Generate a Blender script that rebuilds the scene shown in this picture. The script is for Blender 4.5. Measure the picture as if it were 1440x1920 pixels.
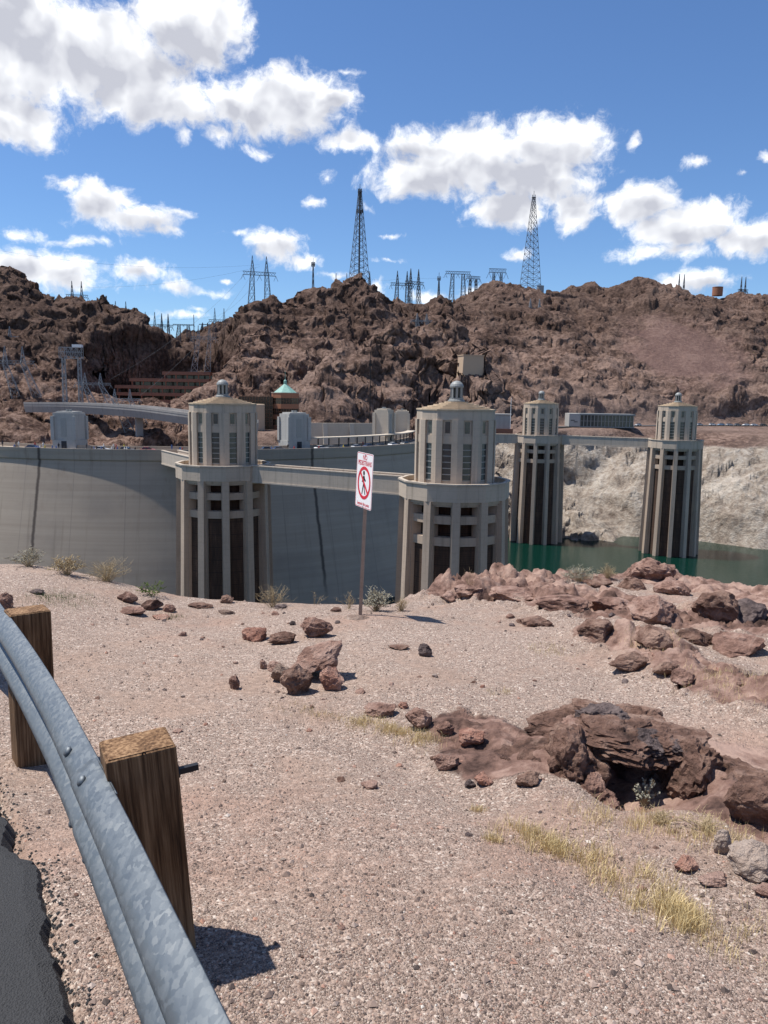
import bpy, bmesh, math, random
import numpy as np
from mathutils import Matrix, Vector, Euler
R = math.radians
random.seed(7); rng = np.random.default_rng(7)
for o in list(bpy.data.objects): bpy.data.objects.remove(o)
scene = bpy.context.scene
col = scene.collection

# ------------------------------------------------------------------ camera
CAMZ = 67.0; FPX = 1500.0; PITCH = R(8.3); ROLL = R(0.9)
cam = bpy.data.cameras.new('camera'); cam_o = bpy.data.objects.new('camera', cam); col.objects.link(cam_o)
cam.sensor_fit = 'VERTICAL'; cam.sensor_height = 24.0; cam.lens = FPX/1920*24.0
cam.clip_start = 0.05; cam.clip_end = 20000
RM = Euler((math.pi/2-PITCH, 0, 0)).to_matrix() @ Matrix.Rotation(ROLL, 3, 'Z')
cam_o.matrix_world = Matrix.Translation((0, 0, CAMZ)) @ RM.to_4x4()
scene.camera = cam_o
CAM = Vector((0, 0, CAMZ))
def ray(px, py): return (RM @ Vector((px-720, -(py-960), -FPX))).normalized()
def P(px, py, Y): d = ray(px, py); return CAM + d*(Y/d.y)          # point seen at a pixel, at a forward distance
def PZ(px, py, z): d = ray(px, py); return CAM + d*((z-CAMZ)/d.z)  # the same, on a level

# ------------------------------------------------------------------ sun, sky, exposure
SUN_AZ = R(-78); SUN_EL = R(65)          # azimuth from +Y towards +X
sun_dir = Vector((math.sin(SUN_AZ)*math.cos(SUN_EL), math.cos(SUN_AZ)*math.cos(SUN_EL), math.sin(SUN_EL)))
sun = bpy.data.lights.new('sun', 'SUN'); sun.energy = 4.6; sun.angle = R(0.55); sun.color = (1, .955, .89)
sun_o = bpy.data.objects.new('sun', sun); col.objects.link(sun_o)
sun_o.rotation_euler = (-sun_dir).to_track_quat('-Z', 'Y').to_euler(); sun_o.location = (0, 0, 300)
vs = scene.view_settings; vs.view_transform = 'Standard'; vs.look = 'None'; vs.gamma = 1; vs.exposure = 0.5
world = bpy.data.worlds.new('World'); scene.world = world; world.use_nodes = True

class NT:
    def __init__(s, tree): s.t = tree; s.n = tree.nodes; s.l = tree.links
    def new(s, typ, **kw):
        n = s.n.new(typ)
        for k, v in kw.items(): setattr(n, k, v)
        return n
    def link(s, a, b): s.l.new(a, b)
    def setin(s, sock, v):
        if hasattr(v, 'is_linked') or isinstance(v, bpy.types.NodeSocket): s.l.new(v, sock)
        elif v is not None: sock.default_value = v
    def math(s, op, a, b=None, c=None, clamp=False):
        n = s.new('ShaderNodeMath', operation=op); n.use_clamp = clamp
        for i, v in enumerate((a, b, c)):
            if v is not None: s.setin(n.inputs[i], v)
        return n.outputs[0]
    def vmath(s, op, a, b=None, out=0):
        n = s.new('ShaderNodeVectorMath', operation=op)
        s.setin(n.inputs[0], a)
        if b is not None: s.setin(n.inputs[1], b)
        return n.outputs[out]
    def noise(s, vec, scale, detail=4, rough=.55, dist=0, col=False):
        n = s.new('ShaderNodeTexNoise'); s.setin(n.inputs['Vector'], vec)
        n.inputs['Scale'].default_value = scale; n.inputs['Detail'].default_value = detail
        n.inputs['Roughness'].default_value = rough; n.inputs['Distortion'].default_value = dist
        return n.outputs['Color' if col else 'Fac']
    def voro(s, vec, scale, feature='F1', out='Distance', rnd=1):
        n = s.new('ShaderNodeTexVoronoi', feature=feature); s.setin(n.inputs['Vector'], vec)
        n.inputs['Scale'].default_value = scale; n.inputs['Randomness'].default_value = rnd
        return n.outputs[out]
    def ss(s, v, a, b, lo=0., hi=1.):
        n = s.new('ShaderNodeMapRange', interpolation_type='SMOOTHSTEP'); s.setin(n.inputs[0], v)
        for i, q in enumerate((a, b, lo, hi)): n.inputs[i+1].default_value = q
        return n.outputs[0]
    def mix(s, f, a, b, blend='MIX'):
        n = s.new('ShaderNodeMix', data_type='RGBA', blend_type=blend); s.setin(n.inputs[0], f)
        s.setin(n.inputs[6], (*a, 1) if isinstance(a, tuple) and len(a) == 3 else a)
        s.setin(n.inputs[7], (*b, 1) if isinstance(b, tuple) and len(b) == 3 else b)
        return n.outputs[2]
    def ramp(s, f, stops):
        n = s.new('ShaderNodeValToRGB'); s.setin(n.inputs[0], f); e = n.color_ramp.elements
        while len(e) < len(stops): e.new(.5)
        for i, (p, c) in enumerate(stops): e[i].position = p; e[i].color = (*c, 1)
        return n.outputs[0]

def build_sky():
    T = NT(world.node_tree); T.n.clear()
    out = T.new('ShaderNodeOutputWorld'); bg = T.new('ShaderNodeBackground'); T.link(bg.outputs[0], out.inputs[0])
    STR = 0.085; bg.inputs[1].default_value = STR
    sky = T.new('ShaderNodeTexSky', sky_type='NISHITA'); sky.sun_disc = False
    sky.sun_elevation = SUN_EL; sky.sun_rotation = SUN_AZ
    sky.altitude = 400; sky.air_density = 1.0; sky.dust_density = 0.0; sky.ozone_density = 6.0
    tc = T.new('ShaderNodeTexCoord'); g = tc.outputs['Generated']
    sp = T.new('ShaderNodeSeparateXYZ'); T.link(g, sp.inputs[0])
    az = T.math('ARCTAN2', sp.outputs[0], sp.outputs[1]); el = T.math('ARCSINE', sp.outputs[2])
    cb = T.new('ShaderNodeCombineXYZ'); T.link(az, cb.inputs[0]); T.link(el, cb.inputs[1]); uv = cb.outputs[0]
    def warp(vec, scale, amp, detail):
        c = T.noise(vec, scale, detail, .6, col=True)
        return T.vmath('ADD', vec, T.vmath('MULTIPLY', T.vmath('SUBTRACT', c, (.5, .5, .5)), (amp, amp*.8, 0)))
    w = warp(warp(uv, 8, .035, 1), 28, .022, 3)
    blobs = [(60,90,200,105),(200,105,200,95),(350,40,120,95),(10,215,120,52),(290,185,170,52),(480,200,125,58),(560,190,115,72),(625,190,60,34),(0,20,130,120),(420,30,60,60),
      (343,257,22,15),(405,255,30,24),(490,280,34,14),(650,275,85,24),(800,275,95,36),(880,300,170,75),(1040,265,115,62),(780,335,115,45),(950,395,85,45),(1085,385,60,45),(1000,330,140,60),
      (612,342,24,15),(585,380,32,12),(125,345,42,22),(200,385,75,48),(245,412,105,32),(310,437,50,12),(345,408,30,10),(40,435,62,18),(150,455,75,14),
      (60,500,120,44),(140,527,80,20),(255,512,75,28),(330,540,65,14),(385,548,55,11),(515,468,70,36),(560,492,55,22),(440,445,32,9),
      (1205,385,72,48),(1290,425,110,52),(1410,450,110,40),(1260,472,110,24),(1300,312,34,13),(1185,270,14,20),(1395,328,12,9),(1445,298,20,12),
      (1320,530,65,30),(1260,538,45,16),(960,482,24,14),(740,440,40,5),(725,490,40,9),(650,128,20,8),(340,590,70,13),(640,520,55,12),(700,545,40,18),(810,560,70,15),(900,548,45,15),(420,525,15,5),(370,578,30,8),(690,385,16,10)]
    field = None; under = None
    for px, py, rx, ry in blobs:
        d = ray(px, py); a = math.atan2(d.x, d.y); e = math.asin(d.z)
        q = T.vmath('MULTIPLY', T.vmath('SUBTRACT', w, (a, e, 0)), (FPX/rx*1.0, FPX/ry*1.03, 0))
        v = T.math('SUBTRACT', 1., T.vmath('LENGTH', q, out=1))
        v = T.math('MULTIPLY', v, min(1., .2+ry/60.))
        if ry >= 28:
            u_ = T.vmath('MULTIPLY', T.vmath('SUBTRACT', w, (a, e-.42*ry/FPX, 0)), (FPX/rx*1.0, FPX/ry*1.25, 0)); u_ = T.math('SUBTRACT', 1., T.vmath('LENGTH', u_, out=1))
            under = u_ if under is None else T.math('MAXIMUM', under, u_)
        field = v if field is None else T.math('SMOOTH_MAX', field, v, .05)
    # the rest of the sky carries the same kind of scattered cumulus
    oth = T.ss(T.noise(T.vmath('MULTIPLY', w, (1, 1.9, 1)), 3.2, 3, .5), .5, .72, -.6, .8)
    outside = T.math('MAXIMUM', T.ss(T.math('ABSOLUTE', az), .52, .68), T.ss(el, .52, .66))
    oth = T.math('SUBTRACT', oth, T.math('MULTIPLY', T.math('SUBTRACT', 1., outside), 3.))
    field = T.math('MAXIMUM', field, oth)
    n1 = T.noise(w, 34, 8, .66); lo1 = T.noise(w, 16, 3, .5); lo2 = T.noise(T.vmath('ADD', w, (-.010, .018, 0)), 16, 3, .5)
    dens = T.math('ADD', field, T.math('MULTIPLY', T.math('SUBTRACT', n1, .54), 1.35))
    mask = T.ss(dens, -.03, .46)
    relief = T.math('ADD', T.math('MULTIPLY', T.math('SUBTRACT', lo1, lo2), 1.5), T.math('MULTIPLY', T.math('SUBTRACT', n1, .5), .35))
    thick = T.ss(dens, .22, .85)
    lit = T.math('ADD', T.math('SUBTRACT', T.math('SUBTRACT', 1.04, T.math('MULTIPLY', thick, .16)), T.math('MULTIPLY', T.ss(under, -.05, .7), .33)), relief)
    lit = T.math('MINIMUM', T.math('MAXIMUM', lit, .5), 1.08)
    cl = T.vmath('MULTIPLY', T.ramp(lit, [(0, (.40, .42, .47)), (.5, (.43, .44, .49)), (.78, (.66, .67, .70)), (1, (.93, .93, .93))]), (1/STR,)*3)
    T.link(T.mix(T.math('MULTIPLY', mask, .97), T.vmath('MULTIPLY', sky.outputs[0], (.86, .98, 1.12)), cl), bg.inputs[0])
build_sky()

# ------------------------------------------------------------------ numpy noise
def _h(ix, iy, iz, seed):
    n = (ix.astype(np.int64)*374761393 + iy.astype(np.int64)*668265263 + iz.astype(np.int64)*2147483647 + seed*144269) & 0xffffffff
    n = ((n ^ (n >> 13))*1274126177) & 0xffffffff
    n = ((n ^ (n >> 16))*2246822519) & 0xffffffff
    return ((n ^ (n >> 15)) & 0xffffff)/float(0xffffff)
def vn2(x, y, seed=0):
    ix = np.floor(x); iy = np.floor(y); fx = x-ix; fy = y-iy
    ux = fx*fx*fx*(fx*(fx*6-15)+10); uy = fy*fy*fy*(fy*(fy*6-15)+10); z = np.zeros_like(ix)
    def g(a, b):
        t = _h(ix+a, iy+b, z, seed)*2*np.pi
        return np.cos(t)*(fx-a)+np.sin(t)*(fy-b)
    return 1.5*((g(0,0)*(1-ux)+g(1,0)*ux)*(1-uy)+(g(0,1)*(1-ux)+g(1,1)*ux)*uy)
def vn3(x, y, zz, seed=0):
    ix = np.floor(x); iy = np.floor(y); iz = np.floor(zz); fx = x-ix; fy = y-iy; fz = zz-iz
    s = lambda f: f*f*(3-2*f)
    ux, uy, uz = s(fx), s(fy), s(fz); r = 0
    for a in (0, 1):
        for b in (0, 1):
            for c in (0, 1):
                wgt = (ux if a else 1-ux)*(uy if b else 1-uy)*(uz if c else 1-uz)
                r = r + wgt*_h(ix+a, iy+b, iz+c, seed)
    return r*2-1
def fbm2(x, y, scale, octv, seed=0, gain=.5, ridged=False):
    r = 0; a = 1; t = 0
    for i in range(octv):
        n = vn2(x/scale+i*17.3, y/scale-i*9.1, seed+i)
        r = r + a*((1-2*np.abs(n)) if ridged else n); t += a; a *= gain; scale /= 2.03
    return r/t
def worley(x, y, scale, seed=0):
    x = x/scale; y = y/scale; ix = np.floor(x); iy = np.floor(y); best = np.full(x.shape, 9.); cid = np.zeros(x.shape)
    z = np.zeros_like(ix)
    for a in (-1, 0, 1):
        for b in (-1, 0, 1):
            hx = _h(ix+a, iy+b, z, seed); hy = _h(ix+a, iy+b, z+1, seed)
            d = (ix+a+hx-x)**2+(iy+b+hy-y)**2
            m = d < best; best = np.where(m, d, best); cid = np.where(m, _h(ix+a, iy+b, z+2, seed), cid)
    return np.sqrt(best), cid
def sstep(v, a, b): t = np.clip((v-a)/(b-a), 0, 1); return t*t*(3-2*t)

# ------------------------------------------------------------------ object helpers
def tag(o, label=None, cat=None, group=None, kind=None):
    if label: o['label'] = label
    if cat: o['category'] = cat
    if group: o['group'] = group
    if kind: o['kind'] = kind
    return o
def empty(name, loc, rz=0, label=None, cat=None, group=None):
    o = bpy.data.objects.new(name, None); col.objects.link(o); o.location = loc; o.rotation_euler = (0, 0, rz)
    return tag(o, label, cat, group)
def link(name, me, parent=None, loc=(0,0,0), rz=0):
    o = bpy.data.objects.new(name, me); col.objects.link(o); o.parent = parent; o.location = loc; o.rotation_euler = (0, 0, rz); return o
def copy_tree(o, parent=None):
    c = o.copy(); col.objects.link(c); c.parent = parent
    for ch in list(o.children): copy_tree(ch, c)
    return c
class MB:
    def __init__(s): s.v = []; s.f = []
    def add(s, vs_, fs): n = len(s.v); s.v += [tuple(q) for q in vs_]; s.f += [tuple(i+n for i in f) for f in fs]; return s
    def box(s, x0, x1, y0, y1, z0, z1):
        return s.add([(x0,y0,z0),(x1,y0,z0),(x1,y1,z0),(x0,y1,z0),(x0,y0,z1),(x1,y0,z1),(x1,y1,z1),(x0,y1,z1)],
                     [(0,3,2,1),(4,5,6,7),(0,1,5,4),(1,2,6,5),(2,3,7,6),(3,0,4,7)])
    def prism(s, poly, z0, z1, top=None):
        n = len(poly); t = top or poly
        return s.add([(x,y,z0) for x,y in poly]+[(x,y,z1) for x,y in t],
                     [tuple(range(n-1,-1,-1)), tuple(range(n,2*n))]+[(i,(i+1)%n,n+(i+1)%n,n+i) for i in range(n)])
    def ring(s, po, pi, z0, z1):
        n = len(po)
        vs_ = [(x,y,z0) for x,y in po]+[(x,y,z1) for x,y in po]+[(x,y,z0) for x,y in pi]+[(x,y,z1) for x,y in pi]; fs = []
        for i in range(n):
            j = (i+1)%n
            fs += [(i,j,n+j,n+i),(2*n+j,2*n+i,3*n+i,3*n+j),(n+i,n+j,3*n+j,3*n+i),(j,i,2*n+i,2*n+j)]
        return s.add(vs_, fs)
    def bar(s, a, b, w, h=None):
        a = Vector(a); b = Vector(b); h = h or w; d = (b-a)
        if d.length < 1e-6: return s
        d.normalize(); up = Vector((0,0,1)) if abs(d.z) < .95 else Vector((1,0,0))
        x = d.cross(up).normalized()*w/2; y = x.cross(d).normalized()*h/2
        vs_ = [a-x-y,a+x-y,a+x+y,a-x+y,b-x-y,b+x-y,b+x+y,b-x+y]
        return s.add(vs_, [(0,3,2,1),(4,5,6,7),(0,1,5,4),(1,2,6,5),(2,3,7,6),(3,0,4,7)])
    def lathe(s, prof, seg=16, cx=0, cy=0):
        n0 = len(s.v); m = len(prof)
        for i in range(seg):
            a = 2*math.pi*i/seg
            for r, z in prof: s.v.append((cx+r*math.cos(a), cy+r*math.sin(a), z))
        for i in range(seg):
            j = (i+1)%seg
            for k in range(m-1): s.f.append((n0+i*m+k, n0+j*m+k, n0+j*m+k+1, n0+i*m+k+1))
        s.f.append(tuple(n0+i*m+m-1 for i in range(seg))); s.f.append(tuple(n0+i*m for i in range(seg-1,-1,-1)))
        return s
    def mesh(s, name, mat, smooth=False, bevel=0):
        me = bpy.data.meshes.new(name); me.from_pydata(s.v, [], s.f); me.materials.append(mat)
        bm = bmesh.new(); bm.from_mesh(me); bmesh.ops.recalc_face_normals(bm, faces=bm.faces)
        if bevel: bmesh.ops.bevel(bm, geom=list(bm.edges), offset=bevel, segments=2, affect='EDGES', profile=.6)
        bm.to_mesh(me); bm.free()
        if smooth: me.polygons.foreach_set('use_smooth', [True]*len(me.polygons))
        return me
    def build(s, name, mat, parent=None, loc=(0,0,0), rz=0, smooth=False, bevel=0):
        return link(name, s.mesh(name, mat, smooth, bevel), parent, loc, rz)
def ngon(n, r, ph=0): return [(r*math.cos(ph+2*math.pi*i/n), r*math.sin(ph+2*math.pi*i/n)) for i in range(n)]
def grid_mesh(name, X, Y, Z, mat, wrap=False, attrs=None):
    nr, nc = X.shape; v = np.stack([X, Y, Z], -1).reshape(-1, 3).astype(np.float32)
    i = np.arange(nr*nc).reshape(nr, nc)
    q = np.stack([i[:-1,:-1], i[:-1,1:], i[1:,1:], i[1:,:-1]], -1).reshape(-1, 4)
    if wrap:
        q = np.concatenate([q, np.stack([i[:-1,-1], i[:-1,0], i[1:,0], i[1:,-1]], -1).reshape(-1, 4)])
    me = mesh_np(name, v, q, mat)
    for k, a in (attrs or {}).items():
        at = me.attributes.new(k, 'FLOAT', 'POINT'); at.data.foreach_set('value', a.reshape(-1).astype(np.float32))
    return me
def mesh_np(name, v, q, mat, smooth=True):
    me = bpy.data.meshes.new(name); k = q.shape[1]
    me.vertices.add(len(v)); me.vertices.foreach_set('co', np.ascontiguousarray(v, np.float32).ravel())
    me.loops.add(q.size); me.loops.foreach_set('vertex_index', np.ascontiguousarray(q, np.int32).ravel())
    me.polygons.add(len(q)); me.polygons.foreach_set('loop_start', np.arange(0, q.size, k, dtype=np.int32))
    me.polygons.foreach_set('use_smooth', np.full(len(q), smooth))
    me.update(calc_edges=True); me.materials.append(mat); return me

# ------------------------------------------------------------------ materials
def material(name, rough=.85, metal=0., spec=.3):
    m = bpy.data.materials.new(name); m.use_nodes = True; T = NT(m.node_tree)
    b = T.n['Principled BSDF']; b.inputs['Roughness'].default_value = rough; b.inputs['Metallic'].default_value = metal
    b.inputs['Specular IOR Level'].default_value = spec
    tc = T.new('ShaderNodeTexCoord'); geo = T.new('ShaderNodeNewGeometry')
    return m, T, b, tc.outputs['Object'], geo.outputs['Position']
def bump(T, b, h, strength, dist):
    n = T.new('ShaderNodeBump'); n.inputs['Strength'].default_value = strength; n.inputs['Distance'].default_value = dist
    T.setin(n.inputs['Height'], h); T.link(n.outputs[0], b.inputs['Normal'])
def sep(T, v):
    s = T.new('ShaderNodeSeparateXYZ'); T.link(v, s.inputs[0]); return s.outputs
def comb(T, x, y, z):
    c = T.new('ShaderNodeCombineXYZ')
    for i, q in enumerate((x, y, z)): T.setin(c.inputs[i], q)
    return c.outputs[0]
def flat(name, c, rough=.7, metal=0., var=.12, scale=3., spec=.3):
    m, T, b, ob, pos = material(name, rough, metal, spec)
    n = T.noise(ob, scale, 4, .6)
    T.link(T.mix(n, tuple(q*(1-var*2) for q in c), tuple(min(1, q*(1+var*2)) for q in c)), b.inputs['Base Color']); return m
def concrete(name, c, streak=.5, lift=0, rough=.88):
    m, T, b, ob, pos = material(name, rough); x, y, z = sep(T, pos)
    big = T.noise(pos, .12, 4, .6); fine = T.noise(pos, 1.6, 5, .65)
    st = T.noise(T.vmath('MULTIPLY', pos, (1, 1, .05)), .9, 4, .65)
    st2 = T.noise(T.vmath('MULTIPLY', pos, (1, 1, .03)), 3.5, 3, .6)
    base = T.mix(big, tuple(q*.78 for q in c), tuple(q*1.15 for q in c))
    base = T.mix(T.math('MULTIPLY', T.ss(st, .5, .75), streak), base, tuple(q*.42 for q in c))
    base = T.mix(T.math('MULTIPLY', T.ss(st2, .55, .8), streak*.6), base, tuple(q*.5 for q in c))
    base = T.mix(T.math('MULTIPLY', T.ss(fine, .45, .75), .25), base, tuple(q*.6 for q in c))
    # lift joints of the pours
    fz = T.math('ABSOLUTE', T.math('SUBTRACT', T.math('FRACT', T.math('DIVIDE', T.math('ADD', z, lift), 1.52)), .5))
    base = T.mix(T.math('MULTIPLY', T.ss(fz, .47, .497), .28), base, tuple(q*.4 for q in c))
    T.link(base, b.inputs['Base Color']); bump(T, b, fine, .25, .05); return m
M = {}
M['tower'] = concrete('tower_concrete', (.50, .41, .32), .6)
M['pier'] = concrete('pier_concrete', (.48, .375, .285), .65)
M['bridge'] = concrete('bridge_concrete', (.47, .40, .325), .6)
M['block'] = concrete('crest_tower_concrete', (.40, .39, .365), .35)
M['cream'] = concrete('cream_concrete', (.52, .45, .36), .25)
M['viaduct'] = concrete('viaduct_concrete', (.33, .31, .29), .5)
M['roof'] = flat('weathered_roof', (.46, .36, .25), .9, var=.2, scale=.6)
M['lantern'] = flat('lantern_metal', (.24, .25, .245), .6, .2)
M['glass'] = flat('window_glass', (.055, .065, .065), .15, var=.3, scale=.7, spec=.6)
M['louvre'] = flat('grey_glazing_bars', (.30, .30, .28), .6)
M['dark'] = flat('dark_door', (.035, .037, .042), .6)
M['steel'] = flat('galvanised_lattice', (.30, .31, .32), .6, .3)
M['steel_dark'] = flat('dark_lattice', (.10, .105, .115), .6, .3)
M['rust'] = flat('rust_paint', (.30, .13, .075), .8, scale=.3)
M['copper'] = flat('terracotta_cladding', (.33, .145, .08), .6, var=.08, scale=.4)
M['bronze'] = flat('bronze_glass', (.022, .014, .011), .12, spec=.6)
M['mullion'] = flat('bronze_mullion', (.17, .08, .045), .5)
M['verdigris'] = flat('verdigris_copper', (.20, .36, .31), .6, var=.2, scale=1.5)
M['tan'] = flat('tan_render', (.46, .34, .24), .85, var=.06)
M['garage'] = flat('brown_garage_concrete', (.25, .12, .08), .85, var=.1, scale=.3)
M['asph_far'] = flat('far_asphalt', (.06, .06, .062), .9)
M['white'] = flat('white_paint', (.75, .75, .73), .5)
M['tyre'] = flat('tyre', (.02, .02, .02), .8)
M['carglass'] = flat('car_glass', (.02, .024, .03), .1, spec=.6)

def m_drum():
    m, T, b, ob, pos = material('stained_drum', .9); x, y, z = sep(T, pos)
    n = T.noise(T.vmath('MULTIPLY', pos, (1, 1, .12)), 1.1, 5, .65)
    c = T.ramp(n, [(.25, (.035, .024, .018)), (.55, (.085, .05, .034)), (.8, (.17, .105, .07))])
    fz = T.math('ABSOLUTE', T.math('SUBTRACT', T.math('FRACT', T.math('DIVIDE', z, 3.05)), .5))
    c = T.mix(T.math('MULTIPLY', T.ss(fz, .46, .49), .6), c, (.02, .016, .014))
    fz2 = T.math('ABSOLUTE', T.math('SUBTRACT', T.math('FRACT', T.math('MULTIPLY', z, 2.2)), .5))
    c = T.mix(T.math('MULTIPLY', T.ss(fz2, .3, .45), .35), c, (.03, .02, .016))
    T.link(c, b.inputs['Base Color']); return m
M['drum'] = m_drum()

def m_dam():
    m, T, b, ob, pos = material('dam_concrete', .88)
    uv = T.new('ShaderNodeUVMap').outputs[0]; u, v, _ = sep(T, uv)
    hs = T.noise(comb(T, T.math('MULTIPLY', u, .012), T.math('MULTIPLY', v, .45), 0), 1., 6, .65)
    bl = T.noise(comb(T, T.math('MULTIPLY', u, .05), T.math('MULTIPLY', v, .05), 0), 1., 5, .6)
    vsn = T.noise(comb(T, T.math('MULTIPLY', u, .5), T.math('MULTIPLY', v, .025), 0), 1., 4, .65)
    c = T.mix(T.ss(hs, .25, .75), (.34, .275, .215), (.42, .345, .27))
    c = T.mix(T.math('MULTIPLY', T.ss(bl, .45, .7), .4), c, (.22, .19, .165))
    c = T.mix(T.math('MULTIPLY', T.ss(vsn, .54, .78), .55), c, (.19, .145, .11))
    fz = T.math('ABSOLUTE', T.math('SUBTRACT', T.math('FRACT', T.math('DIVIDE', v, 1.52)), .5))
    c = T.mix(T.math('MULTIPLY', T.ss(fz, .45, .49), .12), c, (.16, .14, .125))
    fu = T.math('ABSOLUTE', T.math('SUBTRACT', T.math('FRACT', T.math('DIVIDE', u, 15.2)), .5))
    c = T.mix(T.math('MULTIPLY', T.ss(fu, .488, .498), .35), c, (.15, .13, .12))
    # rusty run-off below two contraction joints
    for u0, wd, lo in ((DAM_STAIN[0], .75, 12), (DAM_STAIN[1], .8, 6)):
        jit = T.math('MULTIPLY', T.math('SUBTRACT', T.noise(comb(T, 3., T.math('MULTIPLY', v, .3), u0), 1., 3), .5), .9)
        d = T.math('ABSOLUTE', T.math('SUBTRACT', T.math('ADD', u, jit), u0))
        k = T.math('MULTIPLY', T.ss(d, .15, wd, 1, 0), T.ss(v, lo-6, lo+8))
        c = T.mix(T.math('MULTIPLY', k, .85), c, (.06, .045, .038))
    # iron-brown blotches under the parapet on the lit stretch
    k = T.math('MULTIPLY', T.ss(T.noise(comb(T, T.math('MULTIPLY', u, .22), T.math('MULTIPLY', v, .1), 5), 1., 4, .7), .55, .72), T.ss(v, 24, 44))
    c = T.mix(T.math('MULTIPLY', k, .35), c, (.22, .15, .10))
    T.link(c, b.inputs['Base Color']); bump(T, b, bl, .1, .05); return m

def rock_nodes(T, pos, dark, mid, light, sc=1.):
    n1 = T.noise(pos, .05*sc, 6, .62); n2 = T.noise(pos, .4*sc, 6, .68); n3 = T.voro(T.vmath('ADD', pos, T.vmath('MULTIPLY', T.noise(pos, .3*sc, 3, .6, col=True), (3/sc,)*3)), .22*sc)
    f = T.math('ADD', T.math('MULTIPLY', n1, .55), T.math('MULTIPLY', n2, .5))
    c = T.ramp(f, [(.38, dark), (.5, mid), (.62, light)])
    return c, n2, n3
def m_hill():
    m, T, b, ob, pos = material('hill_rock', .95, spec=.1); x, y, z = sep(T, pos)
    c, n2, n3 = rock_nodes(T, pos, (.022, .0135, .011), (.108, .066, .051), (.265, .18, .142))
    # large zones: dark varnished lava on the heights, paler pink tuff low on the spurs
    zone = T.noise(pos, .009, 3, .5)
    at = T.new('ShaderNodeAttribute', attribute_name='pale').outputs['Fac']
    c = T.mix(T.math('MULTIPLY', at, .75), c, T.mix(n2, (.125, .083, .068), (.31, .225, .185)))
    at3 = T.new('ShaderNodeAttribute', attribute_name='varnish').outputs['Fac']
    c = T.mix(T.math('MULTIPLY', at3, .65), c, T.mix(n2, (.028, .019, .016), (.095, .06, .046)))
    at2 = T.new('ShaderNodeAttribute', attribute_name='talus').outputs['Fac']
    tal = T.mix(T.noise(pos, .9, 5, .7), (.105, .062, .054), (.205, .13, .115))
    c = T.mix(T.math('MULTIPLY', at2, .62), c, tal)
    # dry scrub
    sc = T.math('MULTIPLY', T.ss(T.noise(pos, .55, 4, .7), .6, .7), T.ss(zone, .42, .6))
    c = T.mix(T.math('MULTIPLY', sc, .55), c, (.115, .10, .05))
    # mineral band left by the reservoir below its old full level
    edge = T.math('ADD', z, T.math('MULTIPLY', T.math('SUBTRACT', T.noise(pos, .06, 4), .5), 5.))
    rk = T.math('MULTIPLY', T.ss(edge, 42.5, 44.5, 1, 0), T.new('ShaderNodeAttribute', attribute_name='lake').outputs['Fac'])
    pale = T.ramp(T.math('ADD', T.math('MULTIPLY', n2, .6), T.math('MULTIPLY', T.noise(pos, .06, 4, .6), .45)), [(.36, (.13, .10, .08)), (.5, (.31, .26, .21)), (.66, (.50, .45, .385))])
    c = T.mix(T.math('MULTIPLY', rk, .9), c, pale)
    T.link(c, b.inputs['Base Color'])
    h = T.math('ADD', T.math('MULTIPLY', n2, 1.), T.math('MULTIPLY', T.noise(pos, 1.3, 5, .7), .45)); bump(T, b, h, 1., 1.6); return m
M['hill'] = m_hill()

def m_ground():
    m, T, b, ob, pos = material('gravel_ground', .95, spec=.15)
    rock = T.new('ShaderNodeAttribute', attribute_name='rock').outputs['Fac']
    wp = T.vmath('ADD', pos, T.vmath('MULTIPLY', T.noise(pos, 40, 2, col=True), (.008,)*3))
    v1c = T.voro(wp, 85, out='Color'); v1d = T.voro(wp, 85)
    v2c = T.voro(wp, 190, out='Color'); v2d = T.voro(wp, 190)
    s1 = sep(T, v1c)[0]; s2 = sep(T, v2c)[0]
    stops = [(0, (.12, .09, .075)), (.2, (.23, .168, .138)), (.45, (.315, .235, .192)), (.7, (.37, .285, .235)), (.88, (.44, .36, .305)), (1, (.56, .50, .44))]
    g1 = T.ramp(s1, stops); g2 = T.ramp(s2, stops)
    pick = T.ss(T.noise(pos, 22, 3), .45, .55)
    g = T.mix(pick, g1, g2)
    gap = T.mix(pick, v1d, v2d)
    sand = T.mix(T.noise(pos, 3, 5, .7), (.28, .198, .155), (.39, .29, .232))
    sk = T.ss(T.noise(pos, 1.1, 5, .65), .46, .66)
    g = T.mix(T.math('MULTIPLY', sk, .8), g, sand)
    patch = T.noise(pos, .55, 4, .6)
    g = T.mix(T.math('MULTIPLY', T.ss(patch, .5, .72), .35), g, (.33, .20, .155))
    g = T.mix(1., g, T.mix(T.noise(pos, .35, 4, .6), (.82, .80, .785), (1.14, 1.115, 1.095)), 'MULTIPLY')
    rc, n2, n3 = rock_nodes(T, pos, (.045, .027, .022), (.18, .108, .085), (.34, .232, .186), 11.)
    rk = T.ss(T.math('ADD', rock, T.math('MULTIPLY', T.math('SUBTRACT', T.noise(pos, 3.5, 5, .7), .5), .7)), .42, .58)
    T.link(T.mix(rk, g, rc), b.inputs['Base Color'])
    hg = T.math('MULTIPLY', T.math('SUBTRACT', 1., gap), .55)
    hr = T.math('ADD', T.math('MULTIPLY', n2, 3.), T.math('MULTIPLY', T.noise(pos, 22, 5, .7), 1.2))
    mx = T.new('ShaderNodeMix', data_type='FLOAT'); T.link(rk, mx.inputs[0]); T.link(hg, mx.inputs[2]); T.link(hr, mx.inputs[3])
    bump(T, b, mx.outputs[0], .9, .016); return m
M['ground'] = m_ground()
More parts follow.
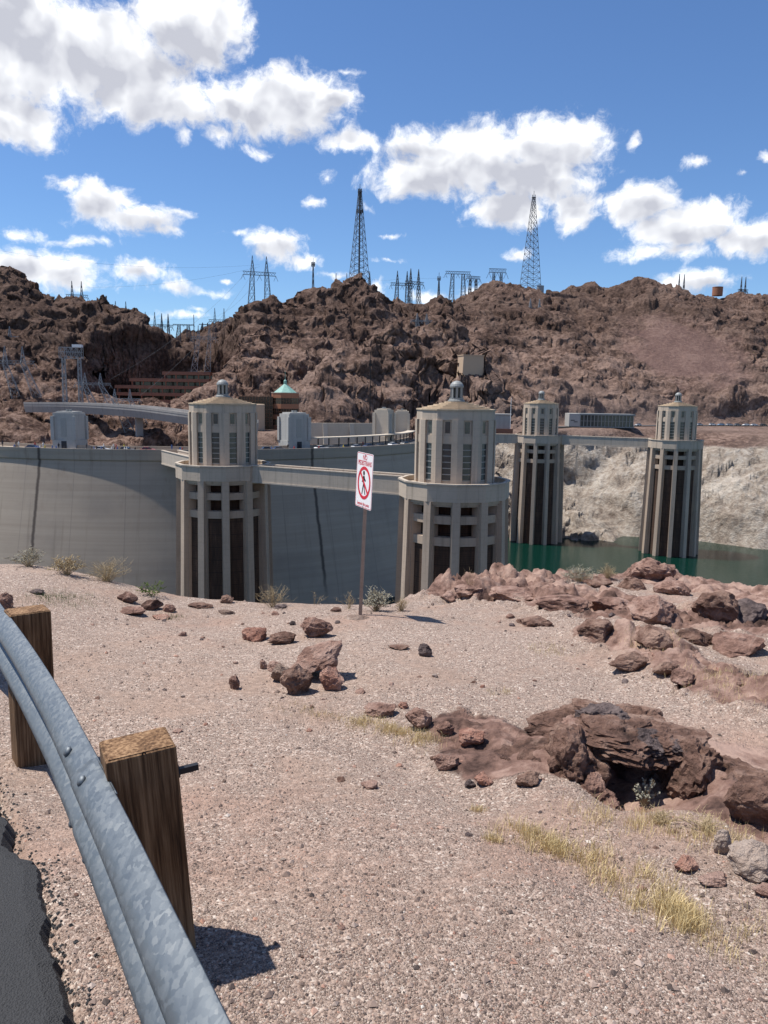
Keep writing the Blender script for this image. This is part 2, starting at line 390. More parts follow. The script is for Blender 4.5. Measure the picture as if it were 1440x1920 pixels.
def m_rock(name, dark, mid, light):
    m, T, b, ob, pos = material(name, .93, spec=.15)
    c, n2, n3 = rock_nodes(T, pos, dark, mid, light, 16.)
    fn = T.noise(pos, 38, 5, .7)
    c = T.mix(T.math('MULTIPLY', T.ss(fn, .5, .75), .4), c, dark)
    c = T.mix(T.math('MULTIPLY', T.ss(T.noise(pos, 9, 3), .55, .7), .35), c, tuple(min(1, q*1.25) for q in light))
    T.link(c, b.inputs['Base Color'])
    bump(T, b, T.math('ADD', T.math('MULTIPLY', n2, 1.6), T.math('ADD', fn, T.math('MULTIPLY', n3, -.6))), 1., .035); return m
M['rock_pink'] = m_rock('pink_rock', (.10, .055, .043), (.28, .168, .13), (.43, .295, .24))
M['rock_red'] = m_rock('red_rock', (.16, .075, .055), (.36, .19, .14), (.48, .31, .24))
M['rock_brown'] = m_rock('brown_rock', (.055, .032, .025), (.18, .105, .079), (.33, .22, .17))
M['rock_dark'] = m_rock('dark_rock', (.045, .034, .033), (.12, .09, .085), (.22, .17, .155))
M['rock_tan'] = m_rock('tan_rock', (.17, .115, .09), (.33, .245, .195), (.46, .37, .31))
def m_grav():
    m, T, b, ob, pos = material('pebbles', .9, spec=.2)
    at = T.new('ShaderNodeAttribute', attribute_name='tone').outputs['Fac']
    T.link(T.ramp(at, [(0, (.08, .062, .055)), (.25, (.20, .145, .12)), (.6, (.32, .24, .197)), (.85, (.40, .315, .265)), (.95, (.36, .20, .145)), (1, (.58, .53, .47))]), b.inputs['Base Color']); return m
M['pebble'] = m_grav()
def m_asphalt():
    m, T, b, ob, pos = material('asphalt', .8, spec=.35)
    n = T.noise(pos, 130, 3, .7); v = T.voro(pos, 150)
    T.link(T.mix(n, (.012, .012, .013), (.055, .055, .057)), b.inputs['Base Color']); bump(T, b, T.math('SUBTRACT', n, v), .8, .006); return m
M['asphalt'] = m_asphalt()
def m_galv():
    m, T, b, ob, pos = material('galvanised_rail', .5, .55, .4)
    w = T.vmath('ADD', pos, T.vmath('MULTIPLY', T.noise(pos, 25, 3, col=True), (.03,)*3))
    v = sep(T, T.voro(T.vmath('MULTIPLY', w, (1, .6, 1)), 75, out='Color'))[0]
    n = T.noise(pos, 4, 4, .6)
    c = T.ramp(T.math('ADD', T.math('MULTIPLY', v, .55), T.math('MULTIPLY', n, .5)), [(.2, (.125, .142, .155)), (.6, (.155, .174, .188)), (.76, (.17, .188, .20)), (.95, (.24, .253, .255))])
    T.link(c, b.inputs['Base Color']); T.link(T.ss(v, 0, 1, .45, .6), b.inputs['Roughness']); return m
M['galv'] = m_galv()
def m_wood(name, k):
    m, T, b, ob, pos = material(name, .85, spec=.2); x, y, z = sep(T, ob)
    gr = T.noise(T.vmath('MULTIPLY', ob, (1, 1, .035)), 75, 5, .65)
    big = T.noise(T.vmath('MULTIPLY', ob, (1, 1, .2)), 9, 3, .6)
    c = T.ramp(T.math('ADD', T.math('MULTIPLY', gr, .65), T.math('MULTIPLY', big, .4)), [(.38, (.022*k, .012*k, .007*k)), (.5, (.11*k, .06*k, .03*k)), (.64, (.25*k, .155*k, .085*k))])
    T.link(c, b.inputs['Base Color']); bump(T, b, gr, .8, .006); return m
M['wood'] = m_wood('post_timber', 1.05); M['wood_top'] = m_wood('post_end_grain', 1.35)
M['bolt'] = flat('dark_bolt', (.03, .03, .035), .5, .5)
M['sign_white'] = flat('sign_white', (.78, .78, .77), .45, var=.03)
M['sign_red'] = flat('sign_red', (.56, .025, .045), .45, var=.05)
M['sign_black'] = flat('sign_black', (.012, .012, .013), .5)
M['sign_post'] = flat('sign_post_wood', (.31, .235, .18), .85, var=.2, scale=30)
M['straw'] = flat('dry_straw', (.62, .49, .26), .9, var=.2, scale=14)
M['twig'] = flat('dry_twig', (.40, .31, .18), .9, var=.25, scale=9)
M['sage'] = flat('grey_sage', (.30, .29, .23), .9, var=.2, scale=20)
M['weed'] = flat('green_weed', (.12, .16, .045), .9, var=.25, scale=20)
def m_water():
    m, T, b, ob, pos = material('lake_water', .09, spec=.16)
    b.inputs['Base Color'].default_value = (.0025, .021, .015, 1); b.inputs['IOR'].default_value = 1.33
    h = T.math('ADD', T.noise(T.vmath('MULTIPLY', pos, (1, 1.6, 1)), .35, 4, .6), T.math('MULTIPLY', T.noise(pos, 1.6, 3, .6), .4)); bump(T, b, h, .22, .35); return m
M['water'] = m_water()

# ------------------------------------------------------------------ water
tag(link('lake_water', MB().add([(-900,40,0),(900,40,0),(900,1500,0),(-900,1500,0)], [(0,1,2,3)]).mesh('lake_water', M['water'])), kind='structure')

# ------------------------------------------------------------------ far hills (real ground, 330 to 1300 m away)
def ridge_pts(lst): return [P(*q) for q in lst]
RIDGES = [  # skyline points seen at a pixel, with the distance they stand at; slope of the flanks
 (ridge_pts([(-330,470,600),(-150,488,600),(0,502,600),(32,523,600),(43,553,600),(80,560,600),(147,557,600),(163,570,595),(182,564,595),(197,577,590),(240,592,580),(277,605,570),(300,622,560),(333,636,545),(356,652,535)]), .62),
 (ridge_pts([(330,640,950),(400,615,950),(430,600,930),(470,603,900),(520,620,900)]), .5),
 (ridge_pts([(440,660,520),(470,615,545),(484,577,570),(503,575,580),(523,559,590),(553,562,600),(580,540,620),(607,542,635),(653,526,640),(667,529,640),(697,555,645),(717,569,650),(750,584,670),(790,592,700)]), .72),
 (ridge_pts([(780,600,660),(800,582,660),(830,566,670),(867,565,690),(892,552,720),(932,531,740),(957,538,750),(997,538,760),(1033,547,770),(1061,535,780),(1102,533,790),(1142,545,800),(1166,528,800),(1194,516,800),(1218,531,810),(1247,549,830),(1303,557,850),(1335,553,860),(1380,549,870),(1440,549,880),(1600,560,900),(1800,560,900)]), .49),
 (ridge_pts([(545,745,425),(600,700,450),(650,655,480),(720,622,510),(790,612,540),(840,604,570),(880,640,560)]), 1.15),
 (ridge_pts([(860,640,520),(930,650,540),(1010,690,530),(1080,720,520)]), .85),
]
naz = 1250; nrr = 430
azs = np.concatenate([np.linspace(R(-48), R(-28.5), 90)[:-1], np.linspace(R(-28.5), R(28.5), naz), np.linspace(R(28.5), R(48), 90)[1:]])
rr = np.concatenate([np.linspace(318, 420, 85)[:-1], np.linspace(420, 720, 230)[:-1], np.linspace(720, 960, 110)[:-1], np.linspace(960, 1500, 30)])
AZ, RR = np.meshgrid(azs, rr); HX = RR*np.sin(AZ); HY = RR*np.cos(AZ)
# the shore of the reservoir on the far bank, and the plateau that carries the road
SHORE = [P(700,1000,372), PZ(960,992,0), PZ(1060,1000,0), PZ(1200,1010,0), PZ(1330,1020,0), PZ(1440,1034,0), PZ(1640,1050,0)]
SHORE = [(p.x, p.y) for p in SHORE]; SHORE[0] = (10, 450); SHORE[1] = (SHORE[1][0], SHORE[1][1]+40); SHORE[2] = (SHORE[2][0], SHORE[2][1]+14)
sx = np.array([p[0] for p in SHORE]); sy = np.array([p[1] for p in SHORE])
def hill_height(HX, HY):
    wob = fbm2(HX, HY, 40, 4, 3)*9
    dsh = (HY - np.interp(HX, sx, sy))*.93 - 5 + wob*.8
    right = np.interp(dsh, [-30, 0, 10, 30, 58, 75, 130, 400, 900], [-26, 0, 13, 27, 44, 49, 51, 60, 80])
    left = np.interp(HY, [300, 340, 380, 470, 560, 700, 1500], [20, 27, 38, 56, 66, 85, 110]) + fbm2(HX, HY, 60, 4, 8)*5
    k = sstep(HX, -25, 30); base = left*(1-k)+right*k
    H = base.copy()
    for pts, sl in RIDGES:
        best = np.full(HX.shape, -1e9)
        for a, b in zip(pts[:-1], pts[1:]):
            dx, dy = b.x-a.x, b.y-a.y; L2 = dx*dx+dy*dy
            t = np.clip(((HX-a.x)*dx+(HY-a.y)*dy)/L2, 0, 1)
            d = np.hypot(HX-a.x-t*dx, HY-a.y-t*dy)
            best = np.maximum(best, a.z+t*(b.z-a.z)-4.5-sl*np.sqrt(d*d+36)+sl*6)
        d = best-H; kk = 6.
        hh = np.clip(.5+.5*d/kk, 0, 1); H = H*(1-hh)+best*hh+kk*hh*(1-hh)
    rise = np.clip((H-base)/14, 0, 1)
    return H, base, rise, dsh, k
H, base, rise, dsh, kr = hill_height(HX, HY)
wx = HX+fbm2(HX, HY, 26, 3, 21)*9; wy = HY+fbm2(HX, HY, 26, 3, 31)*9
cr = fbm2(wx, wy, 46, 7, 40, .58, True)
f1, id1 = worley(wx, wy, 24, 5); f2, id2 = worley(wx+id1*5, wy, 9, 6); f3, id3 = worley(wx, wy+id2*2, 2.7, 9)
boul = (1-f1**1.5)*(.2+id1)*9.5+(1-f2**1.5)*(.2+id2*id2)*4.4+(1-f3**1.5)*(.2+id3*id3)*1.3
# the slide of fine red talus on the right-hand hill
c0 = P(1285, 655, 640); tal = np.clip(1.25-np.hypot((HX-c0.x)/52, (HY-c0.y)/75), 0, 1); tal = sstep(tal+fbm2(HX, HY, 30, 5, 55, .6)*.55, .2, .75)
rise = np.maximum(rise, .75*(1-kr))
rug = rise*(1-.9*tal)*np.where(HX > 60, .7, 1.)
shore_r = kr*np.exp(-((dsh-28)/26)**2)*sstep(dsh, 0, 9)
H = H + rug*(cr*9.5+boul-7.0) + shore_r*(cr*5+boul*.55-2.) + .35*fbm2(HX, HY, 5, 4, 60)
# level pads where things stand:  (x, y, radius, z)
ROAD_FAR = [P(1040,806,452), P(1130,805,478), P(1230,800,505), P(1330,797,525), P(1440,798,535), P(1560,800,540)]
RZ = 51.0
def pad(cx, cy, r, z, soft=14):
    global H
    k = sstep(np.hypot(HX-cx, HY-cy), r, r+soft); H = H*k+z*(1-k)
for a, b in zip(ROAD_FAR[:-1], ROAD_FAR[1:]):
    for t in np.linspace(0, 1, 7): pad(a.x+(b.x-a.x)*t, a.y+(b.y-a.y)*t, 9, RZ-.3, 26)
VC = P(535, 800, 402); pad(VC.x-8, VC.y, 24, 49.5, 10)
GAR = P(298, 760, 520); pad(GAR.x, GAR.y+4, 40, 57.0, 14)
# nothing may stand in front of the dam's far end
pale = np.clip(sstep(120-H, 0, 70)*(.6+1.1*fbm2(HX, HY, 70, 3, 71))+.1, 0, 1)*(HX > -60)
varn = np.clip(sstep(H, 88, 135)*(.75+fbm2(HX, HY, 50, 3, 77))+.9*(HX < -95)*sstep(H, 70, 95), 0, 1)
rq = rug*(1-tal)+shore_r*.6
lx = vn3(HX/11, HY/11, H/6, 81)+.5*vn3(HX/4.5, HY/4.5, H/2.6, 82)+.25*vn3(HX/2, HY/2, H/1.2, 85); ly = vn3(HX/11, HY/11, H/6, 83)+.5*vn3(HX/4.5, HY/4.5, H/2.6, 84)+.25*vn3(HX/2, HY/2, H/1.2, 86)
hill_o = link('hills', grid_mesh('hills', HX+lx*3.0*rq, HY+ly*3.6*rq, H+rq*.55*np.sin(H*.75+3*fbm2(HX, HY, 40, 3, 88)), M['hill'], attrs={'pale': pale, 'talus': tal*rise, 'varnish': varn*(1-tal), 'lake': sstep(HX, 10, 30)}))
tag(hill_o, kind='structure')
def hill_z(x, y):   # height of the built hill under a point
    r = math.hypot(x, y); a = math.atan2(x, y)
    i = int(np.clip(np.searchsorted(rr, r), 1, len(rr)-1)); j = int(np.clip(np.searchsorted(azs, a), 1, len(azs)-1))
    return float(min(H[i, j], H[i-1, j-1], H[i-1, j], H[i, j-1]))

def on_hill(px, py):
    d = ray(px, py); q = None
    for r in np.arange(340, 1200, 1.5):
        q = CAM+d*(r/math.hypot(d.x, d.y))
        if q.z <= hill_z(q.x, q.y): break
    return q
# ------------------------------------------------------------------ the dam
pA, pB, pC = (-110., 238.), (-62., 237.), (11.5, 291.)
def circ(a, b, c):
    ax, ay = a; bx, by = b; cx_, cy_ = c; d = 2*(ax*(by-cy_)+bx*(cy_-ay)+cx_*(ay-by))
    ux = ((ax*ax+ay*ay)*(by-cy_)+(bx*bx+by*by)*(cy_-ay)+(cx_*cx_+cy_*cy_)*(ay-by))/d
    uy = ((ax*ax+ay*ay)*(cx_-bx)+(bx*bx+by*by)*(ax-cx_)+(cx_*cx_+cy_*cy_)*(bx-ax))/d
    return ux, uy, math.hypot(ax-ux, ay-uy)
DX, DY, DR = circ(pA, pB, pC); CZ = 50.0
a0 = math.atan2(pA[1]-DY, pA[0]-DX)-R(30); a1 = math.atan2(pC[1]-DY, pC[0]-DX)+R(26)
def arc(a, r): return (DX+r*math.cos(a), DY+r*math.sin(a))
def arc_at_px(px, r):     # angle on the arc seen at a picture column
    best = min((abs((lambda p: 720+FPX*p[0]/p[1])(arc(a0+(a1-a0)*i/800, r))-px), a0+(a1-a0)*i/800) for i in range(801)); return best[1]
DAM_STAIN = [(arc_at_px(72, DR)-a0)*DR, (arc_at_px(583, DR)-a0)*DR]
M['dam'] = m_dam()
def sweep(name, prof, mat, parent, ang0, ang1, n=120, kind=None):
    """closed profile [(offset from upstream crest line outwards, z)] swept along the arc; UV = metres"""
    m = len(prof); vs_ = []; fs = []
    for i in range(n+1):
        a = ang0+(ang1-ang0)*i/n
        for o, z in prof: x, y = arc(a, DR+o); vs_.append((x, y, z))
    for i in range(n):
        for k in range(m):
            k2 = (k+1)%m; fs.append((i*m+k, i*m+k2, (i+1)*m+k2, (i+1)*m+k))
    fs += [tuple(range(m-1,-1,-1)), tuple(n*m+k for k in range(m))]
    me = bpy.data.meshes.new(name); me.from_pydata(vs_, [], fs); me.materials.append(mat)
    bm = bmesh.new(); bm.from_mesh(me); bmesh.ops.recalc_face_normals(bm, faces=bm.faces); bm.to_mesh(me); bm.free()
    uvl = me.uv_layers.new(name='UVMap')
    for lp in me.loops:
        c = me.vertices[lp.vertex_index].co; aa = math.atan2(c.y-DY, c.x-DX)
        uvl.data[lp.index].uv = ((aa-a0)*DR, c.z)
    return link(name, me, parent)
dam = empty('dam', (0,0,0), 0, 'huge curved concrete arch dam with rusty streaks down its face', 'dam')
sweep('dam_wall', [(0,46.6),(3.1,33),(6.9,17),(13.6,-12),(-40,-12),(-15,40),(-14.2,46.6)], M['dam'], dam, a0, a1)
sweep('crest_band', [(.35,46.9),(.35,49.0),(-15,49.0),(-15,46.6),(.1,46.6)], M['dam'], dam, a0, a1)
sweep('parapet', [(.4,49.0),(.4,50.1),(-.1,50.1),(-.1,49.0)], M['dam'], dam, a0, a1)
sweep('parapet', [(-14.6,49.0),(-14.6,50.1),(-15.1,50.1),(-15.1,49.0)], M['dam'], dam, a0, a1)
sweep('road', [(-2.2,49.0),(-2.2,49.02),(-12.4,49.02),(-12.4,49.0)], M['asph_far'], dam, a0, a1)

# ------------------------------------------------------------------ intake towers
GBAR = MB().box(-.035, .035, -.93, .93, -.09, .09).mesh('glazing_bar', M['louvre'])
def make_tower():
    t = empty('intake_tower', (0,0,0)); N = 12
    cs = lambda r: ngon(N, r)
    MB().ring(cs(11.5), cs(11.0), -3.6, 0).build('ring_parapet', M['tower'], t)
    MB().ring(cs(11.72), cs(10.9), -.28, .04).build('parapet_coping', M['bridge'], t)
    MB().prism(cs(11.0), -3.5, -1.1).build('ledge_floor', M['tower'], t)
    MB().ring(cs(11.0), cs(8.2), -4.15, -3.6).build('soffit_step', M['tower'], t)
    MB().ring(cs(10.6), cs(8.2), -4.6, -4.15).build('soffit_step', M['tower'], t)
    for k in range(N):
        a = 2*math.pi*k/N
        m = MB(); w = 1.55
        vs_ = []
        for z, ro, ri in ((-62, 12.75, 10.0), (-3.6, 11.35, 9.3)):
            for r, s in ((ro, -w/2), (ro, w/2), (ri, w/2), (ri, -w/2)): vs_.append((r, s, z))
        m.add(vs_, [(0,3,2,1),(4,5,6,7),(0,1,5,4),(1,2,6,5),(2,3,7,6),(3,0,4,7)])
        m.build('pier', M['pier'], t, rz=a)
        m = MB()
        vs_ = []
        for z, ro, ri in ((-62, 11.2, 9.6), (-4.6, 10.45, 8.2)):
            for r, s in ((ro, -w/2-.16), (ro, w/2+.16), (ri, w/2+.16), (ri, -w/2-.16)): vs_.append((r, s, z))
        m.add(vs_, [(0,3,2,1),(4,5,6,7),(0,1,5,4),(1,2,6,5),(2,3,7,6),(3,0,4,7)])
        m.build('pier_reveal', M['pier'], t, rz=a)
    for z0, z1 in ((-8.1, -6.5), (-12.5, -10.8)):
        MB().ring(cs(10.4), cs(8.3), z0, z1).build('ring_beam', M['pier'], t)
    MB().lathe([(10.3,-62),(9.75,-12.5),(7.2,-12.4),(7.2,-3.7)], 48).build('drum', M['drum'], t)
    # the house above the ledge
    RH = 8.05; ap = RH*math.cos(math.pi/N); half = RH*math.sin(math.pi/N)
    MB().prism(cs(RH-.3), -1.1, 12.3).build('house_wall', M['tower'], t)
    MB().ring(cs(RH), cs(RH-.6), 12.3, 14.2).build('cornice_band', M['tower'], t)
    MB().prism(cs(RH-.55), 12.3, 14.1).build('attic', M['tower'], t)
    for k in range(N):
        a = 2*math.pi*k/N; R2 = RH+.28
        def on(face_a, s, r):   # point at offset s along the face whose normal is face_a
            return (r*math.cos(face_a)-s*math.sin(face_a), r*math.sin(face_a)+s*math.cos(face_a))
        aL, aR_ = -math.pi/N, math.pi/N; ap2 = R2*math.cos(math.pi/N); h2 = R2*math.sin(math.pi/N); wdt = 1.2
        poly = [on(aL, h2-wdt, ap2), (R2, 0), on(aR_, -h2+wdt, ap2), on(aR_, -h2+wdt, ap2-.75), (RH-1., 0), on(aL, h2-wdt, ap2-.75)]
        MB().prism(poly, -1.1, 12.3).build('pilaster', M['tower'], t, rz=a)
        am = a+math.pi/N; apw = (RH-.3)*math.cos(math.pi/N)
        if k == 8:
            MB().box(apw-.05, apw+.10, -.85, .85, -1.05, 3.3).build('door', M['dark'], t, rz=am)
            w_ = MB().box(apw-.05, apw+.06, -.85, .85, 4.9, 7.7).build('window', M['glass'], t, rz=am)
        else:
            w_ = MB().box(apw-.05, apw+.06, -.93, .93, .35, 7.7).build('window', M['glass'], t, rz=am)
            for i in range(7): link('glazing_bar', GBAR, w_, (apw+.095, 0, .35+i*7.35/6))
        MB().box(apw-.05, apw+.04, -.5, .5, 9.75, 12.0).build('small_window', M['glass'], t, rz=am)
        # plain concrete spandrels over the window slot stay proud of the glass
        MB().box(apw-.04, apw+.2, -1.08, 1.08, 7.7, 9.3).build('spandrel', M['tower'], t, rz=am)
    for i in range(6):
        r0 = 8.2-i*1.15
        MB().prism(cs(r0), 14.2+i*.29, 14.49+i*.29+.003).build('roof_step', M['roof'], t)
    lan = MB().lathe([(1.75,15.9),(1.75,16.2),(1.45,16.35),(1.45,16.7)], 16).build('lantern', M['lantern'], t)
    for k in range(8):
        a = 2*math.pi*k/8; MB().box(1.0,1.3,-.2,.2,16.7,18.8).build('lantern_post', M['lantern'], lan, rz=a)
    MB().lathe([(.85,16.7),(.85,18.8)], 16).build('lantern_glass', M['glass'], lan)
    MB().lathe([(1.42,18.8),(1.42,19.1),(1.25,19.5),(.9,19.9),(.45,20.12),(.03,20.2)], 20).build('lantern_dome', M['lantern'], lan, smooth=False)
    return t
tower0 = make_tower()
TW = {}
for key, px, Y, ph, lab in (('mid', 851.8, 166, 3, 'tall concrete intake tower at the outer end of the footbridge, beside the sign'),
                        ('left', 419.4, 197, 2, 'tall concrete intake tower joined by bridges to the dam and its twin, between them'),
                        ('farR', 1267, 349, 3, 'distant intake tower standing alone in green water at the end of the far footbridge'),
                        ('farL', 1012, 374, -9, 'distant intake tower beside the far bank, next to the glass-fronted building')):
    t = tower0 if key == 'mid' else copy_tree(tower0)
    yy = 960 if False else 890 if Y < 250 else 818
    p = P(px, yy, Y); t.location = (p.x, p.y, CZ)
    view = math.atan2(-p.y, -p.x)              # direction from the tower to the viewer
    t.rotation_euler = (0, 0, view+R(ph)-R(0))
    tag(t, lab, 'tower', 'reservoir intake towers'); TW[key] = p

# ------------------------------------------------------------------ footbridges
def bridge(a, b, label, w=5.2, depth=3.7):
    a = Vector((a[0], a[1], 0)); b = Vector((b[0], b[1], 0)); d = (b-a); L = d.length; rz = math.atan2(d.y, d.x)
    e = empty('footbridge', (a.x, a.y, CZ), rz, label, 'bridge', 'concrete footbridges to the intake towers')
    MB().box(0, L, -w/2+.5, w/2-.5, -1.5, -1.1).build('deck', M['bridge'], e)
    for s in (-1, 1):
        y0, y1 = sorted((s*w/2, s*(w/2-.5)))
        MB().box(0, L, y0, y1, -depth, -.12).build('side_girder', M['bridge'], e)
        y0, y1 = sorted((s*(w/2+.12), s*(w/2-.62)))
        MB().box(0, L, y0, y1, -.12, .1).build('coping', M['bridge'], e)
        y0, y1 = sorted((s*(w/2+.14), s*(w/2-.3)))
        MB().box(.02, L-.02, y0, y1, -depth-.35, -depth).build('bottom_flange', M['bridge'], e)
    MB().box(.01, L-.01, -w/2+.5, w/2-.5, -depth+.1, -depth+.4).build('soffit', M['bridge'], e)
    return e
def toward(p, q, r): v = Vector((q[0]-p[0], q[1]-p[1])).normalized()*r; return (p[0]+v.x, p[1]+v.y)
tm, tl, tr, tf = [(TW[k].x, TW[k].y) for k in ('mid', 'left', 'farR', 'farL')]
bridge(toward(tl, tm, 10.9), toward(tm, tl, 10.9), 'concrete footbridge between the two near intake towers, behind the sign')
bridge(toward(tf, tr, 10.9), toward(tr, tf, 10.9), 'distant concrete footbridge between the two far intake towers')
aD = arc_at_px(318, DR); dpt = arc(aD, DR+.96)
bridge(dpt, toward(tl, dpt, 10.9), 'short concrete footbridge from the dam crest to the near intake tower')
dq = (tf[0]-34, tf[1]-1)
bridge(dq, toward(tf, dq, 10.9), 'distant concrete footbridge from the far abutment to its intake tower')

# ------------------------------------------------------------------ blocks on the crest
def crest_block(px, off, w, d, h, label, body=M['block'], z0=49.0):
    a = arc_at_px(px, DR+off); x, y = arc(a, DR+off)
    e = empty('crest_tower', (x, y, z0), a, label, 'tower', 'square concrete towers on the dam crest')
    MB().box(-d/2, d/2, -w/2, w/2, 0, h).build('shaft', body, e)
    MB().box(-d/2-.25, d/2+.25, -w/2-.25, w/2+.25, 0, 2.6).build('plinth', body, e)
    MB().box(-d/2+.7, d/2-.7, -w/2+.7, w/2-.7, h, h+.5).build('cap', body, e)
    for s in (-1, 1):
        for q in (-1, 1):
            MB().box(q*d/2-.55, q*d/2+.55, s*w/2-.55, s*w/2+.55, 2.6, h-1.0).build('corner_pilaster', body, e)
    MB().box(d/2+.001, d/2+.28, -.9, .9, .05, 2.3).build('doorway', M['dark'], e)
    MB().box(d/2+.001, d/2+.06, -.95, .95, 3.6, h-1.6).build('relief_panel', M['louvre'], e)
    for s in (-1, 1): MB().box(-.5, .5, s*.5-.3, s*.5+.3, h+.5, h+1.1).build('roof_vent', M['lantern'], e)
    return e
crest_block(130, -17.5, 7.4, 6.5, 11.0, 'square grey concrete tower on the dam crest below the viaduct')
crest_block(550, -17.5, 7.6, 6.5, 11.4, 'square concrete crest tower with pale panel in front of the copper building')
crest_block(717, -18, 5.6, 5.5, 12.5, 'slimmer taller concrete crest tower at the end of the canopy', M['cream'])
crest_block(751, -18, 6.0, 5.5, 11.5, 'squat concrete crest tower beside the slim one at the far abutment', M['cream'])
# canopy over the far pavement of the crest
cp = empty('canopy', (0,0,0), 0, 'long pale curved canopy roof on dark posts along the dam crest', 'canopy')
c0_, c1_ = arc_at_px(585, DR-13), arc_at_px(790, DR-13)
sweep('canopy_roof', [(-12.2,52.3),(-12.2,52.65),(-15.6,52.65),(-15.6,52.3)], M['cream'], cp, c0_, c1_, 40)
for i in range(18):
    a = c0_+(c1_-c0_)*(i+.5)/18; x, y = arc(a, DR-13.2); MB().box(-.15,.15,-.15,.15,49.0,52.3).build('post', M['dark'], cp, (x, y, 0), a)

# ------------------------------------------------------------------ cars and people
CAR_COLS = {'white': (.75,.75,.74), 'silver': (.45,.46,.47), 'black': (.02,.02,.022), 'dark blue': (.03,.05,.12), 'red': (.35,.03,.03), 'grey': (.16,.165,.17), 'light blue': (.25,.38,.5)}
CARM = {k: flat('car_paint_'+k.replace(' ', '_'), v, .3, .0, .02, spec=.6) for k, v in CAR_COLS.items()}
def car_mesh():
    body = [(-2.2,.35),(-2.25,.75),(-2.1,.95),(-1.2,1.0),(1.0,.98),(1.95,.85),(2.25,.65),(2.2,.35)]
    cab = [(-1.75,.97),(-1.35,1.48),(.25,1.5),(1.05,.97)]
    def ext(pf, w, w2=None):
        w2 = w2 or w; n = len(pf); m = MB(); top = max(z for _, z in pf)
        vs_ = [(x, -(w if z < top-.2 else w2), z) for x, z in pf]+[(x, (w if z < top-.2 else w2), z) for x, z in pf]
        return m.add(vs_, [tuple(range(n)), tuple(range(2*n-1, n-1, -1))]+[(i, n+i, n+(i+1)%n, (i+1)%n) for i in range(n)])
    return ext(body, .88), ext(cab, .8, .66), body
CARB, CARC, _ = car_mesh()
car_cache = {}
def car(loc, rz, colr, label, group):
    if colr not in car_cache:
        w = MB().lathe([(.03,-.1),(.33,-.1),(.33,.1),(.03,.1)], 12); w.v = [(q[0], q[2], q[1]) for q in w.v]
        car_cache[colr] = (CARB.mesh('car_body', CARM[colr], bevel=.05), CARC.mesh('car_cabin', M['carglass']), w.mesh('wheel', M['tyre']),
                           MB().box(-1.3,.2,-.62,.62,1.5,1.53).mesh('car_roof', CARM[colr]))
    b, c, w, r = car_cache[colr]
    e = empty('parked_car', loc, rz, label, 'car', group)
    link('body', b, e); link('cabin', c, e); [link('wheel', w, e, (x, s*.82, .33)) for x in (-1.4, 1.4) for s in (-1, 1)]; link('roof_panel', r, e); return e
cn = list(CAR_COLS); seq = 0
for px in (500, 522, 600, 622, 645, 668, 690, 712, 735, 757, 60, 190, 235, 275):
    a = arc_at_px(px, DR-4.5); x, y = arc(a, DR-4.5); c = ['black','dark blue','white','grey','black','silver','dark blue','black','white','black','dark blue','silver','black','red'][seq]; seq += 1
    car((x, y, 49.02), a+math.pi/2, c, '%s car on the dam crest road behind the parapet' % c, 'cars on the dam crest')
acc = 0; segs = list(zip(ROAD_FAR[:-1], ROAD_FAR[1:]))
for i, (s, t, c) in enumerate([(0,.95,'white'),(1,.1,'light blue'),(1,.35,'white'),(1,.6,'silver'),(2,.75,'silver'),(3,.0,'white'),(3,.14,'light blue'),(3,.28,'silver'),(3,.42,'grey'),(3,.56,'white'),(3,.7,'white'),(3,.86,'black'),(4,.02,'silver'),(4,.25,'light blue'),(4,.55,'white'),(2,.35,'dark blue')]):
    a, b = segs[s]; p = a.lerp(b, t); car((p.x, p.y-5.2, RZ+.03), math.atan2(b.y-a.y, b.x-a.x)+(math.pi if i%3 == 0 else 0), c, '%s car parked along the far bank road below the hill' % c, 'cars parked on the far bank')
m = MB(); L = [(p.x, p.y) for p in ROAD_FAR]
for (x0, y0), (x1, y1) in zip(L[:-1], L[1:]): m.add([(x0,y0-8,RZ+.02),(x1,y1-8,RZ+.02),(x1,y1+5,RZ+.02),(x0,y0+5,RZ+.02)], [(0,1,2,3)])
tag(m.build('far_road', M['asph_far']), kind='structure')
def figure_mesh(cloth, trousers):
    me = bpy.data.meshes.new('person'); 
    m = MB()
    for s in (-1, 1):
        m.lathe([(.07,0),(.075,.1),(.065,.45),(.09,.85)], 8, cx=s*.1); m.lathe([(.045,.78),(.05,1.1),(.06,1.42)], 8, cx=s*.25)
    m.lathe([(.16,.8),(.18,.95),(.16,1.15),(.21,1.38),(.16,1.48),(.06,1.52),(.055,1.56)], 10)
    m.lathe([(.05,1.54),(.1,1.6),(.115,1.68),(.1,1.77),(.04,1.82)], 10)
    return m.mesh('person', cloth, smooth=True)
cl = [flat('cloth_'+n, c, .9) for n, c in (('dark', (.03,.03,.04)), ('white', (.6,.6,.58)), ('red', (.35,.05,.05)), ('blue', (.06,.12,.3)), ('yellow', (.5,.4,.08)))]
FM = [figure_mesh(c, c) for c in cl]; cnames = ['dark', 'white', 'red', 'blue', 'yellow']
for i in range(46):
    px = random.choice([random.uniform(150, 345), random.uniform(150, 345), random.uniform(495, 780), random.uniform(0, 120)])
    off = random.choice([-.9, -1.3, -13.2]); a = arc_at_px(px, DR+off); x, y = arc(a, DR+off); k = random.choice([0,0,0,1,1,2,3,3,4])
    o = link('person', FM[k], None, (x, y, 49.0), random.uniform(0, 6))
    tag(o, 'visitor in %s clothes standing on the dam crest behind the parapet' % cnames[k], 'person', 'visitors on the dam crest')

